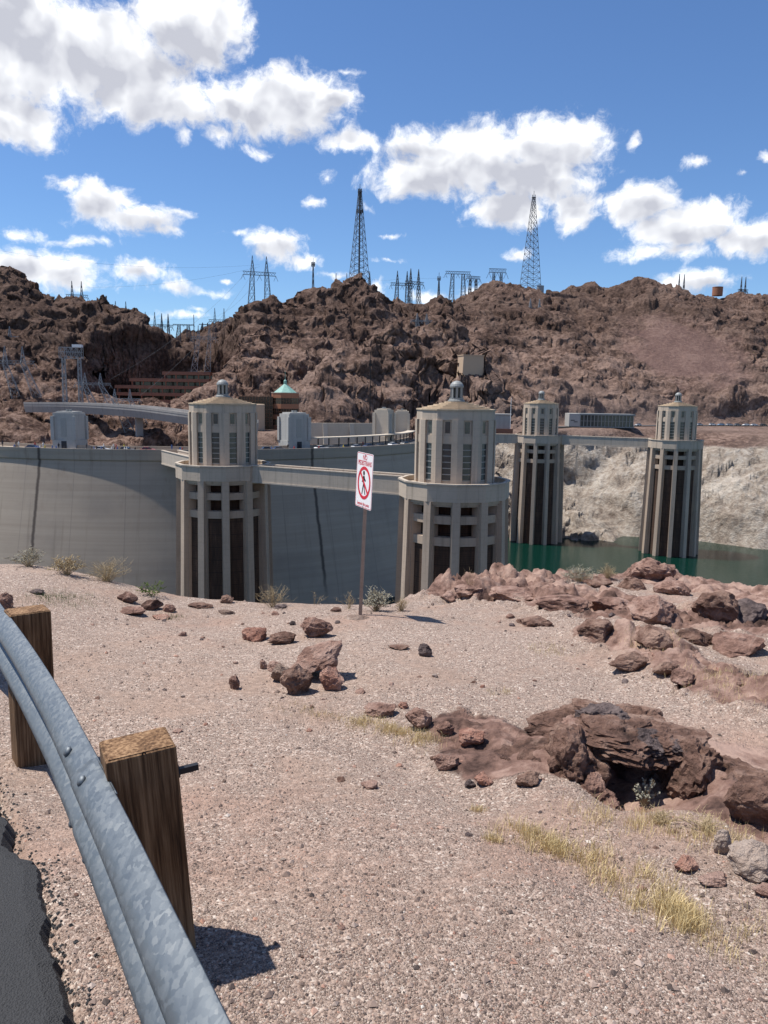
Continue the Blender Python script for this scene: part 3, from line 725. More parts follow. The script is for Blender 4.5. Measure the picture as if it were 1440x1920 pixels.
# ------------------------------------------------------------------ far-bank buildings
# visitor building: terracotta tower with verdigris roof, bronze glass wing, tan drum
vb = empty('visitor_building', (VC.x, VC.y, 49.3), R(12), 'terracotta and bronze glass building with green pyramid roof beyond the dam', 'building')
oc = lambda r: ngon(8, r, R(22.5))
for i in range(3):
    z = i*5.2
    MB().prism(oc(7.0), z, z+2.3).build('terracotta_band', M['copper'], vb)
    g_ = MB().prism(oc(6.85), z+2.3, z+5.2).build('glass_band', M['bronze'], vb)
    m = MB()
    for k in range(8):
        p0 = Vector((*oc(6.9)[k], 0)); p1 = Vector((*oc(6.9)[(k+1)%8], 0))
        for t in (0, .25, .5, .75): q = p0.lerp(p1, t); m.bar((q.x,q.y,z+2.3), (q.x,q.y,z+5.2), .16)
        m.bar((p0.x,p0.y,z+3.8), (p1.x,p1.y,z+3.8), .14)
    m.build('mullions', M['mullion'], g_)
MB().prism(oc(7.1), 15.6, 18.0).build('terracotta_band', M['copper'], vb)
MB().prism(oc(7.25), 18.0, 18.3).build('roof_edge', M['cream'], vb)
rf = MB().prism(oc(5.9), 18.3, 22.6, oc(.5)).build('roof', M['verdigris'], vb)
MB().lathe([(.75,22.6),(.75,24.0),(.4,24.4),(.12,24.8),(.08,29)], 8).build('finial', M['verdigris'], rf)
MB().box(-23, -6.3, -4, 8, 0, 16.2).build('glass_wing', M['bronze'], vb)
MB().box(-30, -23, -3, 8, 0, 14.8).build('glass_wing', M['bronze'], vb)
m = MB()
for i in range(13): m.box(-23+i*1.35-.07, -23+i*1.35+.07, -4.12, -4, 0, 16.2)
for i in range(9): m.box(-23, -6.3, -4.1, -4.001, i*2.0-.07, i*2.0+.07)
m.build('wing_mullions', M['mullion'], vb)
MB().lathe([(5.2,0),(5.2,12.3),(4.9,12.6)], 32, cx=-16, cy=-11).build('tan_drum', M['tan'], vb)
# parking garage
gb = empty('parking_garage', (GAR.x, GAR.y, 56.5), R(-4), 'brown terraced parking garage with open dark decks under the hill', 'garage')
for i, (xl, xr, yb) in enumerate([(-34, 24, 0), (-29, 29, 2.5), (-31, 30, 5), (-22, 31, 7.5), (-1, 31, 10)]):
    z = i*4.6+1.0
    MB().box(xl, xr, yb, yb+26, z+2.2, z+4.3).build('deck_fascia', M['garage'], gb)
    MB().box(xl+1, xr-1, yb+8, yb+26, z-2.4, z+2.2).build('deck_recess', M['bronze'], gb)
    for k in range(int((xr-xl)/7.5)+1):
        x = xl+1.5+k*7.5; MB().box(x-.35, x+.35, yb+.6, yb+1.3, z-.3 if i else -1.5, z+2.2).build('column', M['garage'], gb)
# viaduct
vp = [P(60,757,445), P(150,758,425), P(260,764,395), P(360,776,365), P(470,792,345)]
vz = [p.z for p in vp]
vd = empty('viaduct', (0,0,0), 0, 'curving grey concrete road viaduct crossing in front of the brown hillside', 'viaduct')
def ribbon(mb, pts, prof):
    n = len(pts); k = len(prof); vs_ = []
    for i, p in enumerate(pts):
        d = (pts[min(i+1, n-1)]-pts[max(i-1, 0)]); d.z = 0; d.normalize(); nx = Vector((d.y, -d.x, 0))
        for o, z in prof: q = p+nx*o; vs_.append((q.x, q.y, p.z+z))
    fs = [(i*k+j, i*k+(j+1)%k, (i+1)*k+(j+1)%k, (i+1)*k+j) for i in range(n-1) for j in range(k)]
    return mb.add(vs_, fs+[tuple(range(k)), tuple((n-1)*k+j for j in range(k-1,-1,-1))])
def smooth_path(pts, n):
    out = []
    for i in range(n+1):
        t = i/n*(len(pts)-1); k = min(int(t), len(pts)-2); f = t-k
        p0, p1, p2, p3 = pts[max(k-1,0)], pts[k], pts[k+1], pts[min(k+2,len(pts)-1)]
        out.append(.5*((2*p1)+(p2-p0)*f+(2*p0-5*p1+4*p2-p3)*f*f+(3*p1-p0-3*p2+p3)*f**3))
    return out
vpp = smooth_path(vp, 30)
ribbon(MB(), vpp, [(4.4,-4.6),(5.2,-1.3),(5.2,-.2),(-5.2,-.2),(-5.2,-1.3),(-4.4,-4.6)]).build('girder', M['viaduct'], vd)
for s in (1, -1): ribbon(MB(), vpp, [(s*5.3,-.2),(s*5.3,.9),(s*4.9,.9),(s*4.9,-.2)]).build('parapet', M['viaduct'], vd)
for i in (6, 15, 24):
    p = vpp[i]; MB().box(-1.6,1.6,-1.6,1.6,10,p.z-4.6).build('pier', M['viaduct'], vd, (p.x, p.y, 0), .5)
# buttressed retaining walls at the far abutment
wl = [P(520,790,372), P(558,792,372), P(605,795,372), P(655,798,376), P(703,798,380)]
for i, (p, q) in enumerate(zip(wl[:-1], wl[1:])):
    d = q-p; L_ = math.hypot(d.x, d.y); z1 = P(600, 793 if i else 796, 372).z
    e = empty('retaining_wall', (p.x, p.y, 44), math.atan2(d.y, d.x), ['low rough cream wall next to the square crest tower', 'cream retaining wall panel with a slanting end buttress', 'cream retaining wall panel between two buttresses', 'cream retaining wall panel ending at the slim crest tower'][i], 'wall', 'cream retaining walls at the far abutment')
    MB().box(0, L_-.02, 0, 1.2, 0, z1-44+(0 if i else -1)).build('panel', M['cream'], e)
    if i: MB().add([(0,-2.2,0),(2.2,-2.2,0),(2.2,0,0),(0,0,0),(0,-.3,z1-44-.1),(2.2,-.3,z1-44-.1),(2.2,0,z1-44-.1),(0,0,z1-44-.1)], [(0,3,2,1),(4,5,6,7),(0,1,5,4),(1,2,6,5),(2,3,7,6),(3,0,4,7)]).build('buttress', M['cream'], e)
# glass-fronted exhibit building
ep = P(1066, 806, 452); eq = P(1186, 806, 452); L_ = eq.x-ep.x
eb = empty('exhibit_building', (ep.x, ep.y, 49.8), R(-3), 'low flat-roofed building with a long glass front and concrete end wall', 'building')
z1 = P(1120, 776, 452).z-49.8
MB().box(0, 6.0, -.6, 14, 1.5, z1).build('end_wall', M['block'], eb)
MB().box(6.0, L_, .6, 14, 1.5, z1-.8).build('glass_front', M['glass'], eb)
MB().box(5.6, L_+.6, -.3, 14.4, z1-.8, z1+.05).build('roof', M['lantern'], eb)
MB().box(1, L_-1, 1.2, 13.5, -3, 1.5).build('base', M['dark'], eb)
MB().box(5.8, L_+.4, -.2, 1.2, 1.2, 1.75).build('sill', M['lantern'], eb)
for i in range(16):
    x = 6.3+i*(L_-6.6)/15; MB().box(x-.16, x+.16, .1, .6, 1.75, z1-.8).build('fin', M['louvre'], eb)
MB().box(6, L_, .45, .6, 4.6, 4.8).build('transom', M['louvre'], eb)
for k, (x0, z) in enumerate(((1.0, 4.7), (2.6, 3.9))):
    m = MB()
    for i in range(4): m.box(x0+i*.55, x0+i*.55+.4, -.66, -.6, z, z+.55)
    m.build('lettering', M['dark'], eb)
# low service building with brown wall and flagpole
p = P(938, 806, 400); e = empty('service_building', (p.x, p.y, 49.5), R(-8), 'small plain concrete building on a brown base behind the near tower', 'building')
zt = P(938, 778, 400).z-49.5
MB().box(-9, 5, 0, 8, 0, zt).build('wall', M['block'], e); MB().box(-9.3, 5.3, -.3, 8.3, zt, zt+.5).build('roof_slab', M['block'], e)
MB().box(-10, 6.2, -1.6, -.8, -3.5, 2.0).build('brown_wall', M['garage'], e)
p = P(957, 790, 399); zt = P(957, 748, 399).z
e = empty('flagpole', (p.x, p.y, 49.5), 0, 'slim white flagpole beside the small concrete building', 'pole')
MB().lathe([(.22,0),(.12,zt-49.5)], 8).build('pole', M['white'], e); MB().lathe([(.05,zt-49.5),(.22,zt-49.3),(.05,zt-49.1)], 8).build('ball', M['white'], e)
p = P(693, 815, 385); zt = P(693, 660, 385).z
e = empty('lamp_mast', (p.x, p.y, 48), 0, 'tall thin black mast in front of the pale cliff', 'mast')
MB().lathe([(.32,0),(.14,zt-48)], 8).build('pole', M['sign_black'], e); MB().box(-.8,.8,-.15,.15,zt-54.5,zt-53.5).build('fitting', M['sign_black'], e)
# concrete block house on the hill, and two tanks on the skyline
p = on_hill(887, 688); e = empty('hillside_bunker', (p.x, p.y-1, p.z-9), R(18), 'tan concrete wall block set into the rocky hillside', 'building')
MB().add([(-7,0,0),(7,0,0),(7,9,0),(-7,9,0),(-6,.8,15.5),(7,.8,15.5),(7,9,15.5),(-6,9,15.5)], [(0,3,2,1),(4,5,6,7),(0,1,5,4),(1,2,6,5),(2,3,7,6),(3,0,4,7)]).build('wall', M['tan'], e)
MB().box(-6.3, 7.3, .5, 9.3, 15.5, 16.1).build('coping', M['tan'], e)
for px, py, Y, r, h, mt, lab in ((1345, 551, 855, 5.2, 8.5, M['rust'], 'rust-red cylindrical water tank on the skyline'), (1013, 546, 762, 3.2, 6.5, M['steel'], 'small grey tank beside the tall lattice mast')):
    p = P(px, py, Y); e = empty('water_tank', (p.x, p.y, p.z-2), 0, lab, 'tank')
    MB().lathe([(r,0),(r,h)], 28).build('shell', mt, e); MB().lathe([(r+.15,h),(r+.15,h+.35),(.2,h+.9)], 28).build('lid', mt, e)

# ------------------------------------------------------------------ lattice masts and pylons
def lattice(mb, base, top, wb, wt, n, th, lean=(0,0)):
    """four-legged tapered lattice from z=base to z=top"""
    def cn_(f): w = (wb+(wt-wb)*f)/2; z = base+(top-base)*f; return [Vector((sx_*w+lean[0]*f, sy_*w+lean[1]*f, z)) for sx_, sy_ in ((-1,-1),(1,-1),(1,1),(-1,1))]
    fr = [1-(1-i/n)**1.0 for i in range(n+1)]
    for i in range(n):
        A, B = cn_(fr[i]), cn_(fr[i+1])
        for k in range(4):
            k2 = (k+1)%4
            mb.bar(A[k], B[k], th*1.5); mb.bar(A[k], B[k2], th); mb.bar(A[k2], B[k], th); mb.bar(B[k], B[k2], th)
    return mb
def mast(px, pyb, pyt, Y, wpx, label, ladder=True):
    b = P(px, pyb, Y); zt = P(px, pyt, Y).z; z0 = hill_z(b.x, b.y)-1.5; w = wpx*Y/FPX
    e = empty('lattice_mast', (b.x, b.y, 0), R(20), label, 'mast')
    lattice(MB(), z0, zt-4, w, w*.14, 15, .2).build('lattice', M['steel_dark'], e)
    if ladder: MB().box(-.55,.55,-.55,.55,z0,zt-2).build('cable_ladder', M['steel_dark'], e)
    m = MB(); m.box(-1.5,1.5,-1.5,1.5,zt-4,zt-3.6)
    for k in range(6): a = k*math.pi/3; m.box(1.4*math.cos(a)-.2, 1.4*math.cos(a)+.2, 1.4*math.sin(a)-.2, 1.4*math.sin(a)+.2, zt-5.4, zt-1.5)
    m.build('antenna_ring', M['steel_dark'], e); MB().bar((0,0,zt-4),(0,0,zt+2),.3).build('tip', M['steel_dark'], e)
    if ladder:
        m = MB(); zz = zt-18
        for k in range(7): a = k*2*math.pi/7; m.box(2.4*math.cos(a)-.25, 2.4*math.cos(a)+.25, 2.4*math.sin(a)-.25, 2.4*math.sin(a)+.25, zz-1.5, zz+1.5)
        m.ring(ngon(10,2.5), ngon(10,2.2), zz-.2, zz+.2).build('antenna_cluster', M['steel_dark'], e)
mast(673, 535, 350, 650, 33, 'tallest dark lattice radio mast on the central peak')
mast(994, 542, 362, 765, 29, 'plain tapering lattice mast beside a small grey tank on the ridge', False)
mast(587, 545, 488, 720, 9, 'small distant lattice mast between the twin-peaked pylon and the tallest mast', False)
mast(822, 570, 515, 780, 8, 'small distant lattice mast between the pylon groups', False)
def pylon(px, pyb, pyt, Y, wpx, rz, label, lean=(0,0), mat='steel_dark', zbase=None, flat_top=False):
    """two-legged transmission pylon with a bridge beam, outer arms and earth-wire peaks"""
    b = P(px, pyb, Y); zt = P(px, pyt, Y).z; W = wpx*1.6*Y/FPX; z0 = (hill_z(b.x, b.y)-1) if zbase is None else zbase
    z0 = min(z0, zt-8); h = zt-z0; th = max(.12, min(.24, Y*.00027))
    e = empty('transmission_pylon', (b.x, b.y, 0), rz, label, 'pylon', 'transmission pylons on the hills')
    zb = z0+h*(.74 if not flat_top else .9)
    for s in (-1, 1):
        m = MB(); lw = W*.30
        lattice(m, z0, zb, lw, lw*.4, 6, th, lean)
        m.v = [(x+s*W*.30*(1-.25*(z-z0)/h), y, z) for x, y, z in m.v]; m.build('leg', M[mat], e)
        if not flat_top:
            m = MB(); lattice(m, zb, zt, lw*.45, .15, 4, th*.9); m.v = [(x+s*W*.235+lean[0], y+lean[1], z) for x, y, z in m.v]; m.build('peak', M[mat], e)
    m = MB(); hw = W*.55
    for dy in (-.6, .6):
        for dz in (0, h*.045): m.bar((-hw+lean[0], dy+lean[1], zb+dz), (hw+lean[0], dy+lean[1], zb+dz), th*1.2)
    for i in range(12):
        x0 = -hw+i*hw/6; m.bar((x0+lean[0], -.6+lean[1], zb), (x0+hw/6+lean[0], -.6+lean[1], zb+h*.045), th); m.bar((x0+lean[0], .6+lean[1], zb+h*.045), (x0+hw/6+lean[0], .6+lean[1], zb), th)
    m.build('cross_beam', M[mat], e)
    for x in (-hw, 0, hw):
        for s in (-1, 1): MB().bar((x+lean[0], lean[1], zb), (x+s*h*.03+lean[0], lean[1], zb-h*.07), th*1.3).build('insulator', M[mat], e)
    return e
PY = [(487,585,480,640,34,.3,'large twin-peaked pylon on the shoulder between the valley gap and the central peak'),
 (753,590,508,700,24,.2,'tall pylon of the saddle pair, next to the central peak'),(776,590,504,720,22,.5,'tall pylon of the saddle pair, next to the small lattice mast'),
 (640,540,512,800,26,.1,'low pylon peeping over the central peak beside the tall mast'),(683,545,508,760,26,.3,'pylon close behind the tallest mast'),
 (857,575,503,800,26,.1,'flat-topped pylon on the dip beside a narrow pylon'),(886,565,512,810,16,.4,'narrow pylon next to the flat-topped one'),
 (932,540,495,880,18,.1,'small flat-topped pylon between the narrow pylon and the plain mast'),(1276,560,514,960,14,.3,'faint small pylon between the high knoll and the rust-red tank'),(1392,558,519,960,12,.3,'faint small pylon beyond the rust-red tank, away from the high knoll'),
 (145,570,527,680,22,.2,'small pylon on top of the dark boulder hill'),(227,600,565,760,24,.2,'flat wide pylon just behind the boulder hill'),
 (282,625,585,800,22,.2,'pylon at the end of the boulder hill, with wide arms'),(310,635,588,820,16,.6,'slender pylon in the valley gap'),(345,650,606,880,22,.1,'gantry-like pylon low in the valley gap'),
 (412,635,578,800,22,.2,'twin-peaked pylon in the valley gap next to the central peak'),(385,640,605,900,12,.2,'tiny pylon deep in the valley gap')]
for px, pb, pt, Y, w, rz, lab in PY: pylon(px, pb, pt, Y, w, rz, lab, flat_top='flat-topped' in lab or 'gantry' in lab)
wires = [((487,496,640),(0,470,520)),((487,500,640),(145,538,680)),((500,500,640),(412,590,800)),((776,520,720),(857,512,800)),((753,522,700),(683,520,760)),((412,592,800),(282,598,800)),((886,525,810),(1000,575,690)),((470,502,640),(205,712,440)),((480,502,640),(262,742,410))]
for i, (a, b) in enumerate(wires):
    a, b = P(*a), P(*b); m = MB(); L_ = (a-b).length; pr = None
    for k in range(17):
        t = k/16; q = a.lerp(b, t); q.z -= L_*.03*4*t*(1-t)
        if pr is not None: m.bar(pr, q, .07)
        pr = q
    tag(m.build('power_line', M['steel_dark']), 'thin power line strung between pylons above the hills', 'wire', 'power lines above the hills')
# bright galvanised pylons standing on the slopes by the viaduct
for px, pb, pt, Y, w, ln, lab in ((62,765,650,470,40,(-9,0),'leaning galvanised pylon at the end of the viaduct'),(205,775,700,440,36,(-8,0),'leaning galvanised lattice pylon in front of the viaduct'),
        (262,800,730,410,36,(-8,0),'leaning galvanised lattice pylon below the brown garage'),(25,690,612,520,30,(-5,0),'galvanised pylon against the boulder hill'),(1000,640,560,690,24,(0,0),'pale pylon on the rocky slope below the plain mast'),
        (375,700,610,560,26,(3,0),'pale pylon beside the garage in the ravine'),(800,640,588,600,24,(-4,0),'pale pylon on the slope below the saddle')):
    b = P(px, pb, Y); pylon(px, pb, pt, Y, w, .25, lab, ln, 'steel', zbase=b.z-3)
b = P(137, 750, 450); e = empty('switch_tower', (b.x, b.y, 0), R(8), 'steel lattice platform tower with a white-roofed cabin on top', 'tower')
zt = P(137, 648, 450).z; zm = P(137, 672, 450).z
for s in (-1, 1):
    m = MB(); lattice(m, b.z-3, zm, 2.2, 1.6, 7, .16); m.v = [(x+s*4.2, y, z) for x, y, z in m.v]; m.build('leg', M['steel'], e)
m = MB()
for i in range(5):
    x0 = -6+i*3
    for y in (-2, 2):
        m.bar((x0,y,zm),(x0,y,zt-1),.22)
        if i < 4: m.bar((x0,y,zm),(x0+3,y,zt-1),.16); m.bar((x0+3,y,zm),(x0,y,zt-1),.16)
for z in (zm, (zm+zt)/2, zt-1):
    for y in (-2, 2): m.bar((-6,y,z),(6,y,z),.22)
    for x in (-6, 6): m.bar((x,-2,z),(x,2,z),.22)
m.build('platform_frame', M['steel'], e); MB().box(1.0,6,-2.2,2.2,zt-1,zt+.6).build('cabin_roof', M['white'], e)
b = P(365, 690, 600); e = empty('steel_pole', (b.x, b.y, b.z-4), 0, 'single plain steel pole rising from the valley gap', 'pole')
MB().lathe([(.5,0),(.25,P(365,590,600).z-b.z+4)], 8).build('pole', M['steel_dark'], e)

# ------------------------------------------------------------------ the near ground
EDGE = [(-500,10.2,-2.15),(-200,10.4,-2.15),(0,10.2,-2.2),(130,10.0,-2.3),(240,9.8,-2.42),(330,9.7,-2.5),(500,9.65,-2.55),(620,9.75,-2.6),(745,9.9,-2.62),(830,11.0,-2.75),(1000,12.0,-3.0),(1170,13.2,-3.25),(1240,13.8,-3.3),(1330,12.6,-3.3),(1440,11.6,-3.25),(1700,10.5,-3.1)]
e_az = np.array([math.atan((px-720)/FPX) for px, _, _ in EDGE]); e_r = np.array([y/math.cos(a) for (_, y, _), a in zip(EDGE, e_az)]); e_z = np.array([z for _, _, z in EDGE])
def near_plane(x, y): return np.interp(y, [-30, 0, 2.5, 4.7, 9, 12, 16, 40], [-1.7, -1.8, -1.88, -2.15, -2.52, -2.8, -3.25, -6])
# features given where the photograph shows them: crest line of the hollow outcrop, back ridge etc. (camera-relative ground points)
def gp(px, py, z): q = PZ(px, py, CAMZ+z); return (q.x, q.y)
CAVE = gp(1195, 1485, -2.2)
BACK = [gp(880,1112,-2.8), gp(960,1105,-2.9), gp(1060,1095,-3.0), gp(1150,1085,-3.05), gp(1235,1075,-3.1), gp(1300,1120,-3.1), gp(1440,1165,-3.15), gp(1560,1200,-3.1)]
BACK2 = [gp(930,1128,-2.8), gp(1050,1150,-2.8), gp(1150,1180,-2.75), gp(1250,1190,-2.7), gp(1350,1205,-2.7), gp(1520,1235,-2.65)]
FRONTR = [gp(880,1335,-2.1), gp(960,1375,-2.05), gp(1060,1370,-2.05), gp(1150,1345,-2.0), gp(1240,1365,-2.0), gp(1330,1440,-2.0), gp(1420,1500,-2.0), gp(1560,1560,-1.95)]
MIDR = [gp(1140,1225,-2.5), gp(1200,1245,-2.5), gp(1290,1290,-2.4), gp(1370,1330,-2.35), gp(1480,1345,-2.3)]
def dist_line(X, Y, pts):
    best = np.full(X.shape, 1e9)
    for (ax, ay), (bx, by) in zip(pts[:-1], pts[1:]):
        dx, dy = bx-ax, by-ay; t = np.clip(((X-ax)*dx+(Y-ay)*dy)/(dx*dx+dy*dy), 0, 1); best = np.minimum(best, np.hypot(X-ax-t*dx, Y-ay-t*dy))
    return best
def near_ground(X, Y):
    r = np.hypot(X, Y); a = np.arctan2(X, Y)
    Z = near_plane(X, Y)
    Z = Z + .38*sstep(-X, 1.5, 5.0)*sstep(Y, 5.5, 9.5)            # berm on the left
    Z = Z + fbm2(X, Y, 3.2, 4, 91)*.10 + fbm2(X, Y, .7, 4, 92)*.022
    n = fbm2(X, Y, 1.1, 5, 95, .6, True); n2 = fbm2(X, Y, .42, 4, 97, .6, True); f1, id1 = worley(X+n*.1, Y, .42, 11); f2, id2 = worley(X, Y+n*.1, .17, 12)
    f3, id3 = worley(X+n2*.04, Y, .075, 13)
    lump = (1-f1**1.4)*(.2+id1)*.17+(1-f2**1.4)*(.2+id2)*.085+(1-f3**1.4)*(.2+id3)*.035+n*.09+n2*.07-.1
    db = dist_line(X, Y, BACK); kb = np.exp(-(db/1.15)**2)
    rock = kb*1.0
    Z = Z + kb*(-.05+lump*.85)
    db2 = dist_line(X, Y, BACK2); kb2 = np.exp(-(db2/1.0)**2); rock = np.maximum(rock, kb2*.9); Z = Z + kb2*(-.02+lump*1.15)
    hump = np.exp(-((X-BACK[4][0])/.75)**2-((Y-BACK[4][1]-.5)/.9)**2); Z = Z + hump*.12; rock = np.maximum(rock, hump)
    df = dist_line(X, Y, FRONTR); kf = np.exp(-(df/.36)**2)
    Z = Z + kf*(.0+lump*.6); rock = np.maximum(rock, kf*1.05)
    # the hollow: steep back wall and a floor sunk under it
    cx_, cy_ = CAVE
    dx_ = (X-cx_)/.30; dy_ = (Y-cy_); pit = np.exp(-dx_**4)*sstep(dy_, -.55, -.05)*(1-sstep(dy_+n2*.05, .55, .65))
    Z = Z - pit*.2; rock = np.maximum(rock, pit*.9*(dy_ > -.2)); rock = np.maximum(rock, np.exp(-((X-cx_)/1.2)**4-((dy_-.35)/.45)**4))
    dm = dist_line(X, Y, MIDR); km = np.exp(-(dm/.42)**2); Z = Z + km*(.05+lump*1.0); rock = np.maximum(rock, km*.95)
    # gully with dry grass
    G = [gp(600,1330,-2.1), gp(760,1375,-2.05), gp(960,1530,-1.98), gp(1120,1620,-1.94), gp(1290,1730,-1.92), gp(1450,1830,-1.9)]
    dg = dist_line(X, Y, G); Z = Z - .06*np.exp(-(dg/.28)**2)
    # beyond the rim the ground falls away to the lake
    ez = np.interp(a, e_az, e_r)+fbm2(X, Y, 2.2, 4, 99)*.35
    over = np.maximum(r-ez, 0); rim = np.exp(-((r-ez+.5)/.7)**2)*sstep(np.abs(a), 0, 2)*0
    fall = over*.25+np.maximum(over-.5, 0)*1.5
    Z = Z - np.where(np.abs(a) < 1.3, fall, 0)
    rock = np.maximum(rock, sstep(over, .1, .8)); Z = Z + sstep(over, .2, 2.)*lump*1.2*np.minimum(over, 6)
    road = sstep(-((X+1.92)*.841+(Y-3.76)*.541), -.08, .02)          # shoulder dips under the asphalt
    Z = Z - road*.05
    return np.maximum(Z+CAMZ, -14), np.clip(rock, 0, 1)
aa = np.concatenate([np.linspace(-math.pi, R(-36), 70)[:-1], np.linspace(R(-36), R(36), 620), np.linspace(R(36), math.pi, 70)[1:-1]])
ra = np.concatenate([np.geomspace(.25, 1.8, 40)[:-1], np.geomspace(1.8, 19, 560)[:-1], np.geomspace(19, 90, 50)])
A_, R_ = np.meshgrid(aa, ra); GX = R_*np.sin(A_); GY = R_*np.cos(A_); GZ, GR = near_ground(GX, GY)
tag(link('ground', grid_mesh('ground', GX, GY, GZ, M['ground'], wrap=True, attrs={'rock': GR})), kind='structure')
def gz(x, y): z, _ = near_ground(np.array([[x]]), np.array([[y]])); return float(z[0, 0])
def on_ground(px, py):          # where the ray through a pixel meets the near ground
    d = ray(px, py); ts = np.linspace(1.5, 24, 1200); q = np.array([[CAM.x+d.x*t, CAM.y+d.y*t, CAM.z+d.z*t] for t in ts])
    z, _ = near_ground(q[None, :, 0], q[None, :, 1]); hit = np.nonzero(q[:, 2] <= z[0])[0]
    i = hit[0] if len(hit) else -1; return Vector(q[i])

# road
m = MB(); ed = []
for i in range(600):
    t = -6+i*.0195; x = -1.42-.541*t*1.0; y = 2.94+.841*t
    k = float(fbm2(np.array([t*1.0]), np.array([3.3]), .5, 5, 140, .6)[0])*.13+random.uniform(-.006, .006); ed.append((x+.841*k, y+.541*k))
n = len(ed); rz_ = lambda x, y: CAMZ+float(near_plane(x, np.array(y)))+.035
vs_ = []
for x, y in ed: vs_ += [(x+.03, y+.02, rz_(x, y)-.09), (x, y, rz_(x, y)-.015), (x-.04, y-.03, rz_(x, y)), (x-6*.841, y-6*.541, rz_(x, y)+.05)]
fs = [(i*4+k, i*4+k+1, i*4+k+5, i*4+k+4) for i in range(n-1) for k in range(3)]
tag(link('road', m.add(vs_, fs).mesh('road', M['asphalt'])), kind='structure')

g = np.random.default_rng(5); cv = []; cf = []
cq = np.array([(x+.841*k, y+.541*k) for x, y in ed[150:] for k in np.abs(g.normal(size=3))*.05+.01]); cz = near_ground(cq[None, :, 0], cq[None, :, 1])[0][0]
for q, z0 in zip(cq, cz):
        sz = g.uniform(.003, .011); z = z0+sz*.3; n_ = len(cv)
        cv += [(q[0]+a*sz*g.uniform(.7, 1.3), q[1]+b*sz*g.uniform(.7, 1.3), z+c*sz*.7) for a, b, c in ((1,0,0),(0,1,0),(-1,0,0),(0,-1,0),(0,0,1),(0,0,-1))]
        cf += [tuple(n_+i for i in t) for t in ((0,1,4),(1,2,4),(2,3,4),(3,0,4),(1,0,5),(2,1,5),(3,2,5),(0,3,5))]
tag(link('asphalt_crumbs', MB().add(cv, cf).mesh('asphalt_crumbs', M['asphalt'])), 'dark asphalt crumbs along the broken road edge', 'rubble', kind='stuff')
# gravel
def gravel():
    N = 60000; px = rng.uniform(-60, 1500, N*3); py = 1100+830*rng.uniform(0, 1, N*3)**.8
    D = np.array([(RM @ Vector((a-720, -(b-960), -FPX)))[:] for a, b in zip(px, py)])
    t = 1.9/(-D[:, 2]);
    for _ in range(4): zpl = near_plane(D[:, 0]*t, D[:, 1]*t); t = zpl/D[:, 2]
    X = D[:, 0]*t; Y = D[:, 1]*t; clump = fbm2(X, Y, .5, 3, 123)
    side = (X+1.42)*.841+(Y-2.94)*.541
    ok = (Y < 10.5) & (side > .03) & (clump+rng.uniform(-.5, .5, len(X)) > -.12); X, Y = X[ok][:N], Y[ok][:N]
    Z, rk = near_ground(X[None], Y[None]); Z = Z[0]; keep = rk[0] < .45; X, Y, Z = X[keep], Y[keep], Z[keep]; n = len(X)
    s = (.0017+.0036*rng.random(n)**3)*(1+.10*Y)*np.where(rng.random(n) < .03, 2.4, 1)
    octa = np.array([(1,0,0),(0,1,0),(-1,0,0),(0,-1,0),(0,0,.75),(0,0,-.6)])
    V = octa[None]*(1+rng.uniform(-.35, .35, (n, 6, 3))+0)
    th = rng.uniform(0, 6.28, n); c, sn = np.cos(th)[:, None], np.sin(th)[:, None]
    el = rng.uniform(.7, 1.4, n)[:, None]
    vx = V[..., 0]*el; vy = V[..., 1]; V = np.stack([vx*c-vy*sn, vx*sn+vy*c, V[..., 2]], -1)*s[:, None, None]
    V += np.stack([X, Y, Z+s*.25], -1)[:, None]
    F = np.array([(0,1,4),(1,2,4),(2,3,4),(3,0,4),(1,0,5),(2,1,5),(3,2,5),(0,3,5)])
    q = (F[None]+6*np.arange(n)[:, None, None]).reshape(-1, 3)
    me = mesh_np('gravel', V.reshape(-1, 3), q, M['pebble'], False)
    at = me.attributes.new('tone', 'FLOAT', 'POINT'); at.data.foreach_set('value', np.repeat(rng.random(n), 6).astype(np.float32))
    tag(link('gravel', me), 'loose pinkish grey gravel spread over the ground', 'gravel', kind='stuff')
gravel()

# ------------------------------------------------------------------ rocks
_ico = {}
def ico(sub):
    if sub not in _ico:
        bm = bmesh.new(); bmesh.ops.create_icosphere(bm, subdivisions=sub, radius=1)
        _ico[sub] = (np.array([v.co[:] for v in bm.verts]), np.array([[v.index for v in f.verts] for f in bm.faces])); bm.free()
    return _ico[sub]
def rock_verts(sub, seed, cuts=14, rough=.17):
    v, f = ico(sub); v = v.copy(); g = np.random.default_rng(seed)
    for _ in range(cuts):
        n = g.normal(size=3); n /= np.linalg.norm(n); d = g.uniform(.55, .9)
        ov = np.maximum(v@n-d, 0); v = v-ov[:, None]*n[None]*.94
    k = vn3(v[:, 0]*2.1+seed, v[:, 1]*2.1, v[:, 2]*2.1, seed)*rough+vn3(v[:, 0]*5+seed, v[:, 1]*5, v[:, 2]*5, seed+1)*rough*.55+vn3(v[:, 0]*11, v[:, 1]*11+seed, v[:, 2]*11, seed+2)*rough*.35+vn3(v[:, 0]*23, v[:, 1]*23+seed, v[:, 2]*23, seed+3)*rough*.2
    return v*(1+k)[:, None], f
